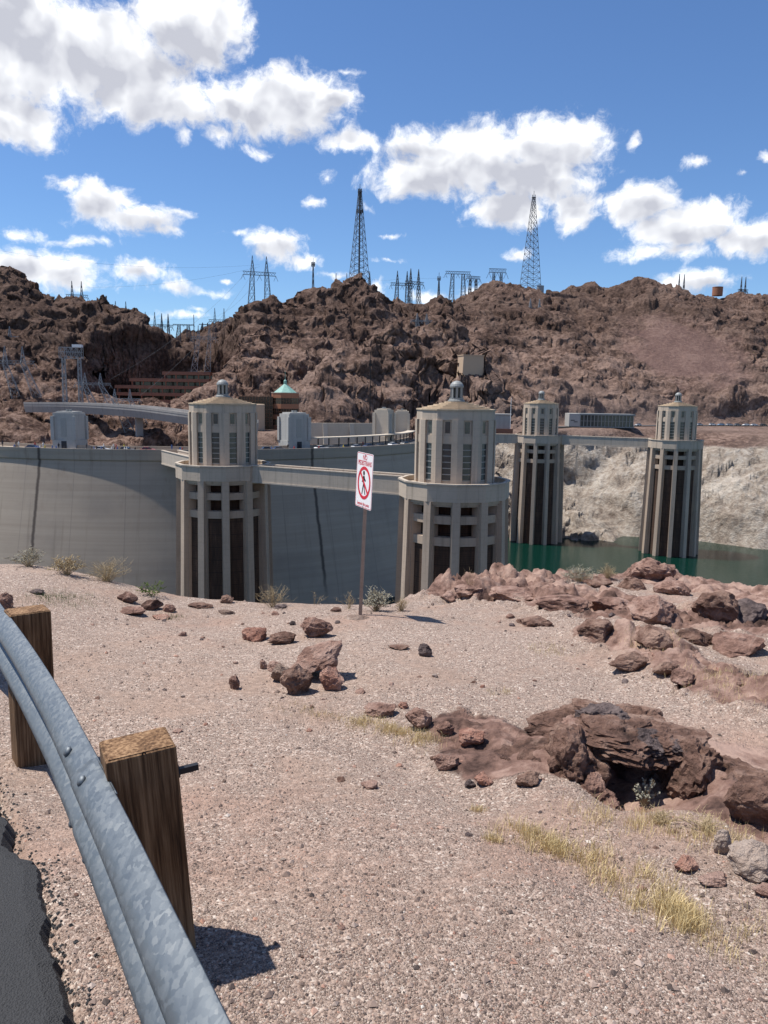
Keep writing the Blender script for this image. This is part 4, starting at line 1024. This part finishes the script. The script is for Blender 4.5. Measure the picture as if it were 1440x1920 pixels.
def rock(name, px, py, wpx, hpx, mat, seed, label, group=None, depth=1., tilt=(0,0,0), sub=4, sink=.25, cuts=14, lift=0, cat='rock'):
    """a rock whose base centre is seen at (px,py) and whose size in the photograph is wpx x hpx"""
    p = on_ground(px, py); s = p.y/FPX/math.cos(PITCH); w = wpx*s/2; h = hpx*s/2
    v, f = rock_verts(sub, seed, cuts); v = v/np.abs(v).max(0)
    v = v*np.array([w, w*depth, h*1.12]); v = v@np.array(Euler([R(q) for q in tilt]).to_matrix()).T
    v[:, 2] += h*(1-sink)+lift
    o = link(name, mesh_np(name, v, f, mat, True), None, p); tag(o, label, cat, group)
    o.data.polygons.foreach_set('use_smooth', [False]*len(o.data.polygons))
    return o
G1 = 'rocks heaped around the leaning boulder'
rock('boulder', 592, 1268, 132, 62, M['rock_pink'], 11, 'large pinkish boulder leaning up over smaller rocks', None, .8, (0,-22,10), lift=.045, sink=.2)
rock('rock', 558, 1298, 66, 62, M['rock_brown'], 12, 'rough brown rock below the leaning boulder', G1, .9)
rock('rock', 532, 1276, 52, 42, M['rock_tan'], 13, 'tan rock tucked against the leaning boulder', G1, .9, (0,-15,0))
rock('rock', 622, 1290, 52, 44, M['rock_red'], 14, 'reddish rock under the overhang of the leaning boulder', G1, .9, (0,20,0))
rock('rock', 516, 1258, 34, 22, M['rock_pink'], 15, 'small flat pink rock at the edge of the boulder heap', G1)
rock('rock', 494, 1254, 15, 22, M['rock_pink'], 16, 'small upright pink stone beside the boulder heap', G1)
rock('rock', 440, 1292, 24, 28, M['rock_pink'], 17, 'broken pale pink stone alone on the gravel', None)
rock('rock', 480, 1200, 56, 26, M['rock_red'], 18, 'low orange-red rock embedded in the gravel', None, .7)
rock('rock', 528, 1206, 58, 24, M['rock_brown'], 19, 'low brown rock beside the orange-red one', None, .7)
rock('rock', 588, 1192, 74, 40, M['rock_pink'], 20, 'broad pink rock behind the leaning boulder', None, .7, (0,14,0))
rock('rock', 548, 1172, 14, 9, M['rock_dark'], 21, 'small dark stone beside the broad pink rock', None)
rock('stone', 796, 1230, 30, 26, M['rock_dark'], 22, 'dark grey wedge stone at the tip of the sign shadow', None, .8, cuts=10)
rock('rock', 752, 1216, 50, 8, M['rock_brown'], 23, 'flat brown slab level with the gravel near the sign shadow', None, .6)
rock('rock', 712, 1340, 66, 30, M['rock_pink'], 24, 'low pink slab above the dry grass', None, .8)
rock('rock', 757, 1328, 22, 14, M['rock_red'], 25, 'small red-brown cube-like stone above the dry grass', None)
rock('rock', 790, 1362, 66, 40, M['rock_pink'], 26, 'pink slab along the upper side of the dry grass', None, .8)
rock('rock', 836, 1375, 40, 26, M['rock_pink'], 27, 'pink rock at the end of the slab row', None)
rock('rock', 878, 1392, 66, 32, M['rock_red'], 28, 'salmon rock in front of the hollow outcrop', None, .8)
rock('rock', 836, 1440, 52, 34, M['rock_pink'], 29, 'pale pink rock sitting in the dry grass strip', None, .8)
rock('rock', 905, 1470, 40, 26, M['rock_red'], 30, 'red-brown rock beside bluish stones in the gully', None)
rock('rock', 880, 1476, 26, 18, M['rock_dark'], 31, 'bluish grey stone in the gully', None)
rock('rock', 695, 1478, 40, 16, M['rock_pink'], 32, 'flat pinkish stone alone in the open gravel', None, .7)
rock('rock', 990, 1470, 56, 28, M['rock_brown'], 33, 'brown rock at the foot of the hollow outcrop', None)
rock('stone', 1354, 1600, 38, 52, M['rock_tan'], 34, 'upright tan stone standing in the gully', None, .8, cuts=10, sink=.15)
rock('rock', 1284, 1632, 56, 32, M['rock_red'], 35, 'orange-red rock in the gully', None, .8)
rock('rock', 1412, 1640, 110, 76, M['rock_tan'], 36, 'large tan slab sloping at the edge of the gully', None, .9, (0,18,0))
rock('rock', 1340, 1655, 70, 20, M['rock_pink'], 37, 'flat pale slab below the orange-red rock', None, .8)
rock('rock', 1440, 1680, 60, 26, M['rock_pink'], 38, 'flat pink rock beside the large tan slab', None)
rock('rock', 1418, 1540, 150, 110, M['rock_brown'], 39, 'big rounded reddish brown rock mass beside the large tan slab and the hollow', None, .8)
rock('rock', 1275, 1285, 56, 34, M['rock_pink'], 43, 'pink and grey rock on the slope behind the hollow', None)
rock('rock', 1180, 1250, 90, 36, M['rock_brown'], 44, 'long low brown outcrop rock on the open slope', None, .6, sink=.4)
rock('rock', 1245, 1262, 62, 26, M['rock_brown'], 45, 'smaller brown rock next to the long low one', None, .7, sink=.4)
rock('rock', 10, 1140, 36, 34, M['rock_pink'], 46, 'pinkish rock behind the far guardrail post', None)
zc_ = float(near_plane(0, np.array(CAVE[1])))+CAMZ
oc_ = empty('rock_outcrop', (CAVE[0], CAVE[1], zc_), 0, 'jagged brown rock outcrop with a dark hollow under its roof', 'rock outcrop')
for i, (x, y, z, sx_, sy_, sz_, mt) in enumerate([(-.40,.12,.0,.20,.36,.30,'rock_brown'),(-.33,-.12,-.08,.15,.2,.2,'rock_pink'),(-.70,.2,-.06,.26,.30,.17,'rock_brown'),(-.58,-.05,-.12,.2,.22,.16,'rock_dark'),
      (.42,.14,.02,.20,.36,.29,'rock_brown'),(.72,.02,-.06,.30,.38,.22,'rock_brown'),(1.04,-.15,-.1,.32,.34,.18,'rock_pink'),(.5,-.2,-.14,.18,.2,.15,'rock_brown'),(-.10,.33,.25,.38,.34,.12,'rock_brown'),(.22,.36,.22,.32,.32,.12,'rock_brown'),
      (-.12,.46,.35,.17,.16,.11,'rock_dark'),(.05,.72,-.02,.45,.26,.27,'rock_brown'),(.14,.2,.3,.13,.13,.08,'rock_dark'),(-.3,.3,.26,.15,.2,.1,'rock_pink'),(.36,.22,.24,.14,.18,.09,'rock_dark')]):
    v, f = rock_verts(5, 300+i, 14, .22); v = v+(v/np.linalg.norm(v,axis=1)[:,None])*((.5-np.abs(vn3(v[:,0]*4+i,v[:,1]*4,v[:,2]*4,700+i)))*.16+(.5-np.abs(vn3(v[:,0]*10+i,v[:,1]*10,v[:,2]*10,720+i)))*.09)[:,None]
    v = v*np.array([sx_*.92, sy_, sz_*.72])
    o = link('rock_piece', mesh_np('rock_piece', v, f, M[mt], False), oc_, (x*.82, y, z*.53-.05), random.uniform(-.3, .3))
GB = 'rocks of the back ridge above the lake'
for i, (px, py, w, h, mt, lab) in enumerate([(1215,1082,95,58,'rock_pink','tallest reddish knob of the back ridge against the green water'),(1185,1105,60,36,'rock_brown','brown rock at the foot of the ridge knob, by the yellow bush'),(1260,1112,70,46,'rock_pink','pink rock at the foot of the ridge knob, towards the dark rocks'),
      (1345,1150,90,66,'rock_brown','round dark brown rock beside the dark split one on the back ridge'),(1400,1160,90,60,'rock_dark','dark grey split rock at the outer end of the back ridge'),(1120,1185,80,34,'rock_brown','low brown rock on the inner side of the back ridge'),
      (1060,1140,120,34,'rock_pink','long pink ledge rock of the back ridge'),(960,1120,110,26,'rock_pink','low pink ledge where the back ridge begins'),(1000,1170,80,26,'rock_brown','flat brown rock below the pink ledge'),(1150,1140,90,40,'rock_pink','layered pink rock in the middle of the back ridge'),
      (1230,1150,100,52,'rock_pink','broad pink block under the ridge knob'),(1300,1200,90,40,'rock_brown','brown block on the near side of the ridge end'),(1225,1200,90,40,'rock_brown','shadowed brown rock near the yellow grass'),(1390,1215,110,44,'rock_pink','mauve flat rock below the dark split one'),
      (880,1112,60,22,'rock_pink','small pink rocks at the rim by the near tower'),(840,1122,40,20,'rock_pink','pink rock on the rim at the foot of the near tower'),(1115,1098,70,24,'rock_brown','brown rim rock under the yellow bush')]):
    rock('rock', px, py, w, h, M[mt], 60+i, lab, GB, .9, sub=4, sink=.72)
GL = 'stones along the rim between guardrail and sign'
for i, (px, py, w, h, mt, lab) in enumerate([(285,1142,44,24,'rock_brown','squarish brown stone on the rim'),(318,1146,28,22,'rock_pink','pale pink stone next to the squarish brown one'),(240,1128,44,24,'rock_pink','flat-topped rock jutting from the rim behind the guardrail'),(378,1138,54,12,'rock_brown','flat brown slab at the foot of the near tower'),
      (425,1130,28,20,'rock_brown','pointed brown stone on the rim below the near tower'),(425,1150,34,9,'rock_tan','flat tan stone behind the gravel rim'),(250,1150,52,20,'rock_pink','low pink rock under the squarish brown one'),(300,1160,40,12,'rock_red','reddish flat stone below the rim'),(528,1140,28,10,'rock_dark','thin dark slab under the dry bush'),(630,1146,24,12,'rock_brown','small brown stone close to the sign foot'),(70,1112,30,12,'rock_dark','dark lump among the green weeds')]):
    rock('rock', px, py, w, h, M[mt], 90+i, lab, GL, .8, sub=3, sink=.5)
p = on_ground(668, 1160); v, f = rock_verts(3, 130, 8, .05); v = v*np.array([.15, .12, .03]); tag(link('concrete_footing', mesh_np('concrete_footing', v, f, M['rock_tan']), None, p), 'pale rough concrete footing around the sign post', 'footing')
# loose stones, each its own thing
SM = [mesh_np('stone', rock_verts(2, 200+i, 10, .12)[0]*np.array([1, .85, .7]), rock_verts(2, 200+i, 10, .12)[1], M[k], False) for i, k in enumerate(['rock_pink','rock_brown','rock_dark','rock_red','rock_tan','rock_pink','rock_brown','rock_dark'])]
cnt = 0
while cnt < 190:
    px = random.uniform(120, 1440); py = 1150+760*random.random()**1.1
    near_g = abs((px-620)*.5-(py-1330)) < 60 and px > 600
    if random.random() > (.95 if near_g or px > 1000 else .45): continue
    p = on_ground(px, py)
    if (p.x+1.42)*.841+(p.y-2.94)*.541 < .15 or p.y > 12: continue
    sz = (4+7*random.random()**3)*p.y/FPX*(1.3 if near_g else 1)
    o = link('stone', SM[cnt%8], None, (p.x, p.y, p.z+sz*.2)); o.scale = (sz,)*3; o.rotation_euler = (random.uniform(-.4,.4), random.uniform(-.4,.4), random.uniform(0,6.3))
    tag(o, 'small loose stone lying on the gravel', 'stone', 'small loose stones on the gravel'); cnt += 1
for (px, py, sz, k, lab) in ((637,1795,10,2,'single black pebble on the open gravel'),(700,1600,6,2,'dark pebble in the middle of the gravel')):
    p = on_ground(px, py); o = link('stone', SM[k], None, p); o.scale = (sz*p.y/FPX,)*3; tag(o, lab, 'stone')

# ------------------------------------------------------------------ grass and shrubs
def blades(pts, hmin, hmax, wid, lean, seed):
    g = np.random.default_rng(seed); vs_ = []; fs = []
    for (x, y, z) in pts:
        h = g.uniform(hmin, hmax); a = g.uniform(0, 6.28); l = g.uniform(0, lean)*h; b = g.uniform(0, 6.28); w = wid*g.uniform(.6, 1.3)
        dx, dy = math.cos(a)*l, math.sin(a)*l; wx_, wy_ = math.cos(b)*w, math.sin(b)*w; n = len(vs_)
        vs_ += [(x-wx_,y-wy_,z-.01),(x+wx_,y+wy_,z-.01),(x+dx*.4+wx_*.7,y+dy*.4+wy_*.7,z+h*.6),(x+dx*.4-wx_*.7,y+dy*.4-wy_*.7,z+h*.6),(x+dx,y+dy,z+h)]
        fs += [(n,n+1,n+2,n+3),(n+3,n+2,n+4)]
    return vs_, fs
def grass_strip(line, spread, count, h, label, seed, mat='straw'):
    g = np.random.default_rng(seed); pts = []; pl = [on_ground(*q) for q in line]
    for _ in range(int(count*1.6)):
        t = g.uniform(0, len(pl)-1); k = int(t); q = pl[k].lerp(pl[k+1], t-k); x = q.x+g.normal()*spread; y = q.y+g.normal()*spread; pts.append((x, y))
    A = np.array(pts); cl_ = fbm2(A[:, 0], A[:, 1], .14, 3, seed); A = A[cl_+g.uniform(-.3,.3,len(A)) > -.02]
    Z, _ = near_ground(A[None, :, 0], A[None, :, 1]); vs_, fs = blades([(a[0], a[1], z) for a, z in zip(A, Z[0])], h*.25, h*.68, .0009+h*.0028, .9, seed)
    tag(link('dry_grass', MB().add(vs_, fs).mesh('dry_grass', M[mat])), label, 'grass', kind='stuff')
grass_strip([(665,1352),(740,1375),(830,1400)], .05, 1500, .10, 'dense strip of short yellow dry grass below the pink slabs', 1)
grass_strip([(520,1325),(600,1340),(680,1355)], .05, 420, .06, 'thin yellow dry grass below the boulder heap', 2)
grass_strip([(960,1560),(1030,1590),(1060,1600)], .055, 1500, .12, 'thick tuft of yellow dry grass at the top of the gully', 3)
grass_strip([(1085,1605),(1150,1640),(1200,1660),(1250,1720)], .07, 1700, .10, 'band of yellow dry grass down the gully', 4)
grass_strip([(1220,1700),(1290,1740)], .05, 1300, .13, 'thick yellow grass tuft near the lower end of the gully', 5)
grass_strip([(1100,1530),(1200,1545),(1300,1560),(1390,1580)], .10, 1500, .10, 'straw-coloured grass on the floor before the hollow', 6)
grass_strip([(1340,1740),(1440,1790)], .10, 700, .08, 'sparse dry grass beyond the thick tuft in the gully', 7)
grass_strip([(1000,1215),(1060,1225)], .10, 350, .07, 'sparse yellow grass on the open slope', 8)
grass_strip([(1190,1205),(1250,1215)], .10, 450, .10, 'yellow grass at the inner foot of the back ridge', 9)
grass_strip([(1300,1275),(1420,1290)], .14, 600, .09, 'yellow grass scattered on the slope behind the hollow', 10)
grass_strip([(930,1300),(945,1300)], .04, 200, .06, 'small tuft of dry grass above the hollow outcrop', 11)
grass_strip([(915,1575),(935,1580)], .02, 150, .07, 'single small grass tuft on the gravel beside the gully', 12)
grass_strip([(890,1520),(905,1525)], .02, 120, .06, 'tiny grass tuft on the gravel above the gully', 13)
grass_strip([(70,1118),(150,1130)], .16, 900, .10, 'green weeds growing behind the guardrail', 14, 'weed')
grass_strip([(300,1158),(335,1160)], .08, 250, .07, 'little green weeds among the rim stones', 15, 'weed')
def shrub(px, py, wpx, hpx, mat, seed, label, n=60, leafy=False, name='dry_shrub'):
    g = random.Random(seed); p = on_ground(px, py); s = p.y/FPX; W = wpx*s/2; Hh = hpx*s; m = MB(); lf = MB()
    th = max(.0022, .9*s*.35)
    for i in range(n):
        a = g.uniform(0, 6.28); el_ = g.uniform(.35, 1.45); L_ = g.uniform(.45, 1.)
        tip = Vector((math.cos(a)*math.cos(el_)*W*1.3*L_, math.sin(a)*math.cos(el_)*W*1.0*L_, math.sin(el_)*Hh*L_))
        mid = tip*.5+Vector((g.uniform(-1,1)*W*.1, g.uniform(-1,1)*W*.1, Hh*.08))
        b0 = Vector((g.uniform(-1,1)*W*.12, g.uniform(-1,1)*W*.12, -.02))
        m.bar(b0, mid, th); m.bar(mid, tip, th*.7)
        for k in range(3):
            q = mid.lerp(tip, g.uniform(0, .9)); e_ = q+Vector((g.uniform(-1,1)*W*.25, g.uniform(-1,1)*W*.25, g.uniform(0,1)*Hh*.18)); m.bar(q, e_, th*.6)
            if leafy:
                for j in range(7):
                    c = q.lerp(e_, j/6); r = .004+.007*g.random(); d1 = Vector((g.uniform(-1,1), g.uniform(-1,1), g.uniform(-1,1))).normalized()*r; d2 = d1.orthogonal().normalized()*r*.6
                    lf.add([c-d1, c+d2, c+d1, c-d2], [(0,1,2,3)])
    e = empty(name, p, 0, label, 'shrub'); m.build('stems', M['twig' if not leafy or mat != 'weed' else 'weed'], e)
    if leafy: lf.build('leaves', M[mat], e)
shrub(55, 1062, 90, 38, 'sage', 1, 'greyish weedy shrub on the rim, farthest from the sign', 70, True)
shrub(125, 1078, 80, 42, 'twig', 2, 'tangled grey twiggy shrub between two bushes on the rim', 80, True)
shrub(200, 1090, 110, 52, 'straw', 3, 'arching straw-coloured bush on the rim in front of the dam', 110)
shrub(285, 1118, 70, 34, 'weed', 4, 'thin green and yellow weed above the rim stones', 30, True)
shrub(512, 1138, 90, 48, 'twig', 5, 'bare straw-coloured twiggy bush in front of the near tower', 60)
shrub(590, 1134, 50, 30, 'twig', 6, 'few bare twigs on the rim between bush and sign', 8)
shrub(705, 1146, 70, 52, 'sage', 7, 'pale grey leafy shrub behind the sign post', 110, True)
shrub(655, 1142, 50, 44, 'twig', 8, 'thin dark twigs beside the sign post', 22)
shrub(752, 1146, 40, 32, 'straw', 9, 'straw tuft at the foot of the near tower', 60)
shrub(880, 1104, 44, 48, 'twig', 10, 'tall bare twig sprig on the pink rim rocks by the near tower', 14)
shrub(1085, 1090, 75, 34, 'sage', 11, 'yellow-grey bush on the back ridge by the water', 90, True)
shrub(1140, 1085, 50, 30, 'straw', 12, 'straw-yellow bush next to the ridge knob', 80)
shrub(1208, 1512, 50, 72, 'sage', 13, 'pale grey sage plant growing in the hollow', 26, True)
shrub(1320, 1560, 120, 40, 'straw', 14, 'sprawling dead stems in front of the hollow', 34)
shrub(1240, 1545, 80, 34, 'twig', 15, 'dry tangled stems at the floor of the hollow', 40)

# ------------------------------------------------------------------ sign
sp_ = on_ground(675, 1153); zt = P(682, 852, sp_.y).z
sg = empty('sign', sp_, 0, 'red and white NO PEDESTRIANS sign on a wooden post at the rim', 'sign')
Hs = zt-sp_.z; leanv = Vector((.035*Hs, 0, Hs))
MB().bar((0,0,-.1), leanv*1.005, .04, .04).build('post', M['sign_post'], sg)
pan = empty('x', (0,0,0)); bpy.data.objects.remove(pan)
PH = .61; PW = .457
wdir = Vector((.41, -.91, 0)).normalized(); nrm = Vector((-.91, -.41, 0)).normalized(); upv = (leanv.normalized())
wdir = (wdir-upv*wdir.dot(upv)).normalized(); nrm = upv.cross(wdir)*(-1); nrm = nrm if nrm.y < 0 or nrm.x < 0 else -nrm
pc = leanv-upv*(PH/2-.015)+nrm*.026
def onp(u, v, n=0): return pc+wdir*u+upv*v+nrm*n
def rrect(w, h, r, k=6):
    pts = []
    for cx_, cy_, a0_ in ((w/2-r, h/2-r, 0), (-w/2+r, h/2-r, 90), (-w/2+r, -h/2+r, 180), (w/2-r, -h/2+r, 270)):
        for i in range(k+1): a = R(a0_+90*i/k); pts.append((cx_+r*math.cos(a), cy_+r*math.sin(a)))
    return pts
def plate(pts, n0, n1):
    k = len(pts); return MB().add([onp(x, y, n0) for x, y in pts]+[onp(x, y, n1) for x, y in pts], [tuple(range(k)), tuple(range(2*k-1, k-1, -1))]+[(i, (i+1)%k, k+(i+1)%k, k+i) for i in range(k)])
def plate_ring(po, pi, n0, n1):
    k = len(po); m = MB(); vs_ = [onp(x,y,n0) for x,y in po]+[onp(x,y,n1) for x,y in po]+[onp(x,y,n0) for x,y in pi]+[onp(x,y,n1) for x,y in pi]; fs = []
    for i in range(k):
        j = (i+1)%k; fs += [(i,j,k+j,k+i),(2*k+i,3*k+i,3*k+j,2*k+j),(k+i,k+j,3*k+j,3*k+i)]
    return m.add(vs_, fs)
panel = plate(rrect(PW, PH, .03), -.002, .001).build('panel', M['sign_white'], sg)
def child(mb, name, mat): o = mb.build(name, mat, panel); return o
child(plate_ring(rrect(PW-.012, PH-.012, .026), rrect(PW-.022, PH-.022, .022), .0012, .0022), 'border', M['sign_red'])
el = lambda a, b, cx_=0, cy_=-.025: [(cx_+a*math.cos(2*math.pi*i/48), cy_+b*math.sin(2*math.pi*i/48)) for i in range(48)]
child(plate_ring(el(.182, .182), el(.147, .147), .0012, .0030), 'prohibition_ring', M['sign_red'])
# walking figure, then the bar over it
def poly(pts, name, mat, n1=.0022):
    pts = [(x, y-.025) for x, y in pts]; child(plate(pts, .0012, n1), name, mat)
poly([(.026*math.cos(i*.5236)-.012, .026*math.sin(i*.5236)+.108) for i in range(12)], 'figure_head', M['sign_black'])
poly([(-.028,.078),(.008,.078),(.022,.05),(.05,.03),(.042,.014),(.012,.03),(.010,-.02),(-.026,-.02),(-.026,.03),(-.05,.0),(-.064,.008),(-.044,.05)], 'figure_torso', M['sign_black'])
poly([(-.026,-.018),(-.004,-.018),(-.022,-.07),(-.036,-.128),(-.058,-.128),(-.042,-.066)], 'figure_leg', M['sign_black'])
poly([(-.010,-.018),(.012,-.018),(.024,-.07),(.052,-.124),(.030,-.128),(.004,-.074)], 'figure_leg', M['sign_black'])
c45 = .158*math.sqrt(.5); d45 = .016*math.sqrt(.5)
poly([(-c45-d45, c45-d45), (-c45+d45, c45+d45), (c45+d45, -c45+d45), (c45-d45, -c45-d45)], 'prohibition_bar', M['sign_red'], .0026)
def text(txt, size, u, v, mat, sxx=1.0):
    cu = bpy.data.curves.new('lettering', 'FONT'); cu.body = txt; cu.size = size; cu.align_x = 'CENTER'; cu.align_y = 'CENTER'; cu.offset = size*.02
    tmp = bpy.data.objects.new('tmp', cu); col.objects.link(tmp); dg = bpy.context.evaluated_depsgraph_get()
    me = bpy.data.meshes.new_from_object(tmp.evaluated_get(dg)); bpy.data.objects.remove(tmp)
    for vv in me.vertices: vv.co = onp(u+vv.co.x*sxx, v+vv.co.y, .0021)
    me.materials.clear(); me.materials.append(mat); link('lettering', me, panel)
text('NO', .075, 0, .252, M['sign_red']); text('PEDESTRIANS', .072, 0, .190, M['sign_red'], .86); text('beyond this point', .050, 0, -.262, M['sign_red'], .95)
for v_ in (.285, -.29):
    o = MB().lathe([(.009,0),(.009,.004),(.004,.006)], 8); o.v = [tuple(onp(x, v_+y, .001+z)) for x, y, z in o.v]; o.build('bolt', M['steel'], sg)
MB().bar(leanv*1.0+Vector((.0,0,-.01)), leanv*1.0+Vector((.06,-.02,-.018)), .008).build('bracket', M['steel'], sg)

# ------------------------------------------------------------------ guardrail
gr = empty('guardrail', (0,0,CAMZ-1.88), 0, 'galvanised steel guardrail on square timber posts beside the asphalt', 'guardrail')
top = [(0,1132,-1.27),(55,1207,-1.25),(113,1296,-1.235),(149,1360,-1.225),(205,1463,-1.21),(256,1561,-1.20),(324,1698,-1.19),(384,1817,-1.18),(431,1911,-1.175)]
tp = [PZ(a, b, CAMZ+z) for a, b, z in top]
d0 = (tp[0]-tp[1]).normalized(); tp = [tp[0]+d0*3.0+Vector((-.25,0,0)), tp[0]+d0*1.2]+tp
d1 = (tp[-1]-tp[-2]).normalized(); tp += [tp[-1]+d1*.6, tp[-1]+d1*1.5, tp[-1]+d1*3.2]
path = smooth_path([Vector((p.x, p.y, p.z)) for p in tp], 160)
off = Vector((0, 0, CAMZ-1.88))
W_ = [(0,0),(.018,-.004),(.058,-.030),(.080,-.055),(.083,-.075),(.078,-.092),(.050,-.116),(.012,-.136),(.004,-.148),(.004,-.164),(.012,-.176),(.050,-.196),(.078,-.220),(.083,-.237),(.080,-.257),(.058,-.282),(.018,-.308),(0,-.312)]
def beam(pts, shift, name):
    n = len(pts); vs_ = []; k = len(W_)*2
    for i, p in enumerate(pts):
        d = pts[min(i+1, n-1)]-pts[max(i-1, 0)]; d.z = 0; d.normalize(); nx = Vector((-d.y, d.x, 0))
        if nx.dot(Vector((-.8, -.5, 0))) < 0: nx = -nx
        prof = [(o+shift, z) for o, z in W_]+[(o+shift-.0035, z) for o, z in reversed(W_)]
        for o, z in prof: q = p+nx*o-off; vs_.append((q.x, q.y, q.z+z))
    fs = [(i*k+j, i*k+(j+1)%k, (i+1)*k+(j+1)%k, (i+1)*k+j) for i in range(n-1) for j in range(k)]
    o = MB().add(vs_, fs+[tuple(range(k)), tuple((n-1)*k+j for j in range(k))]).build(name, M['galv'], gr, smooth=True)
    return o
# two beam lengths lap at the nearer post
lap = min(range(len(path)), key=lambda i: (path[i]-PZ(205, 1463, CAMZ-1.21)).length)
beam(path[:lap+4], .0, 'rail_beam'); beam(path[lap-5:], .0045, 'rail_beam')
def nrm_at(i):
    d = path[i+1]-path[i-1]; d.z = 0; d.normalize(); nx = Vector((-d.y, d.x, 0)); nx = -nx if nx.dot(Vector((-.8, -.5, 0))) < 0 else nx; return d, nx
def bolt_at(px, py, o_, z_):
    q = PZ(px, py, CAMZ-1.21-.05); i = min(range(2, len(path)-2), key=lambda j: (Vector((path[j].x, path[j].y))-Vector((q.x, q.y))).length); d, nx = nrm_at(i)
    c = path[i]+nx*(o_+.004)+Vector((0,0,z_))-off
    m = MB().lathe([(.019,-.004),(.019,.002),(.015,.008),(.006,.011)], 14); up = (nx+Vector((0,0,.55))).normalized(); qd = up.to_track_quat('Z', 'Y')
    m.v = [tuple(c+qd @ Vector(v)) for v in m.v]; m.build('splice_bolt', M['galv'], gr, smooth=True)
bolt_at(150, 1412, .062, -.033); bolt_at(182, 1467, .062, -.033); bolt_at(128, 1420, .062, -.279); bolt_at(160, 1480, .062, -.279)
def post(pxt, pyt, zt_, rot, h, side_bolt, lean_=0):
    c = PZ(pxt, pyt, CAMZ+zt_); i = min(range(2, len(path)-2), key=lambda j: (path[j]-c).length); d, nx = nrm_at(i)
    c = path[i]-nx*(.004+.1) ; c.z = CAMZ+zt_
    e = MB().box(-.088,.088,-.11,.11,-h,0).build('post', M['wood'], gr, c-off, math.atan2(d.y, d.x)+rot, bevel=.008); e.rotation_euler.x = lean_; sgn = -1 if Vector((-d.y, d.x, 0)).dot(nx) > 0 else 1
    MB().box(-.078,.078,-.1,.1,-.001,.0035).build('end_grain', M['wood_top'], e)
    if side_bolt:
        m = MB().bar((0,0,0),(0,sgn*.075,.0),.02); o = m.build('bolt_end', M['bolt'], e, (.02,sgn*.11,-.12)); 
        MB().lathe([(.022,0),(.022,.012)], 6).build('nut', M['bolt'], e, (.02,sgn*.122,-.12)).rotation_euler = (math.pi/2, 0, 0)
        # drying crack down the face
        MB().add([(.0885,.0,.004),(.0885,.014,.004),(.0885,.004,-.6),(.0800,.006,.004),(.08,.006,-.6)], [(0,3,4,2),(1,2,4,3)]).build('crack', M['bolt'], e)
    return e
post(255, 1392, -1.14, R(-4), 1.0, True, R(4)); post(62, 1145, -1.255, R(2), 1.15, False)
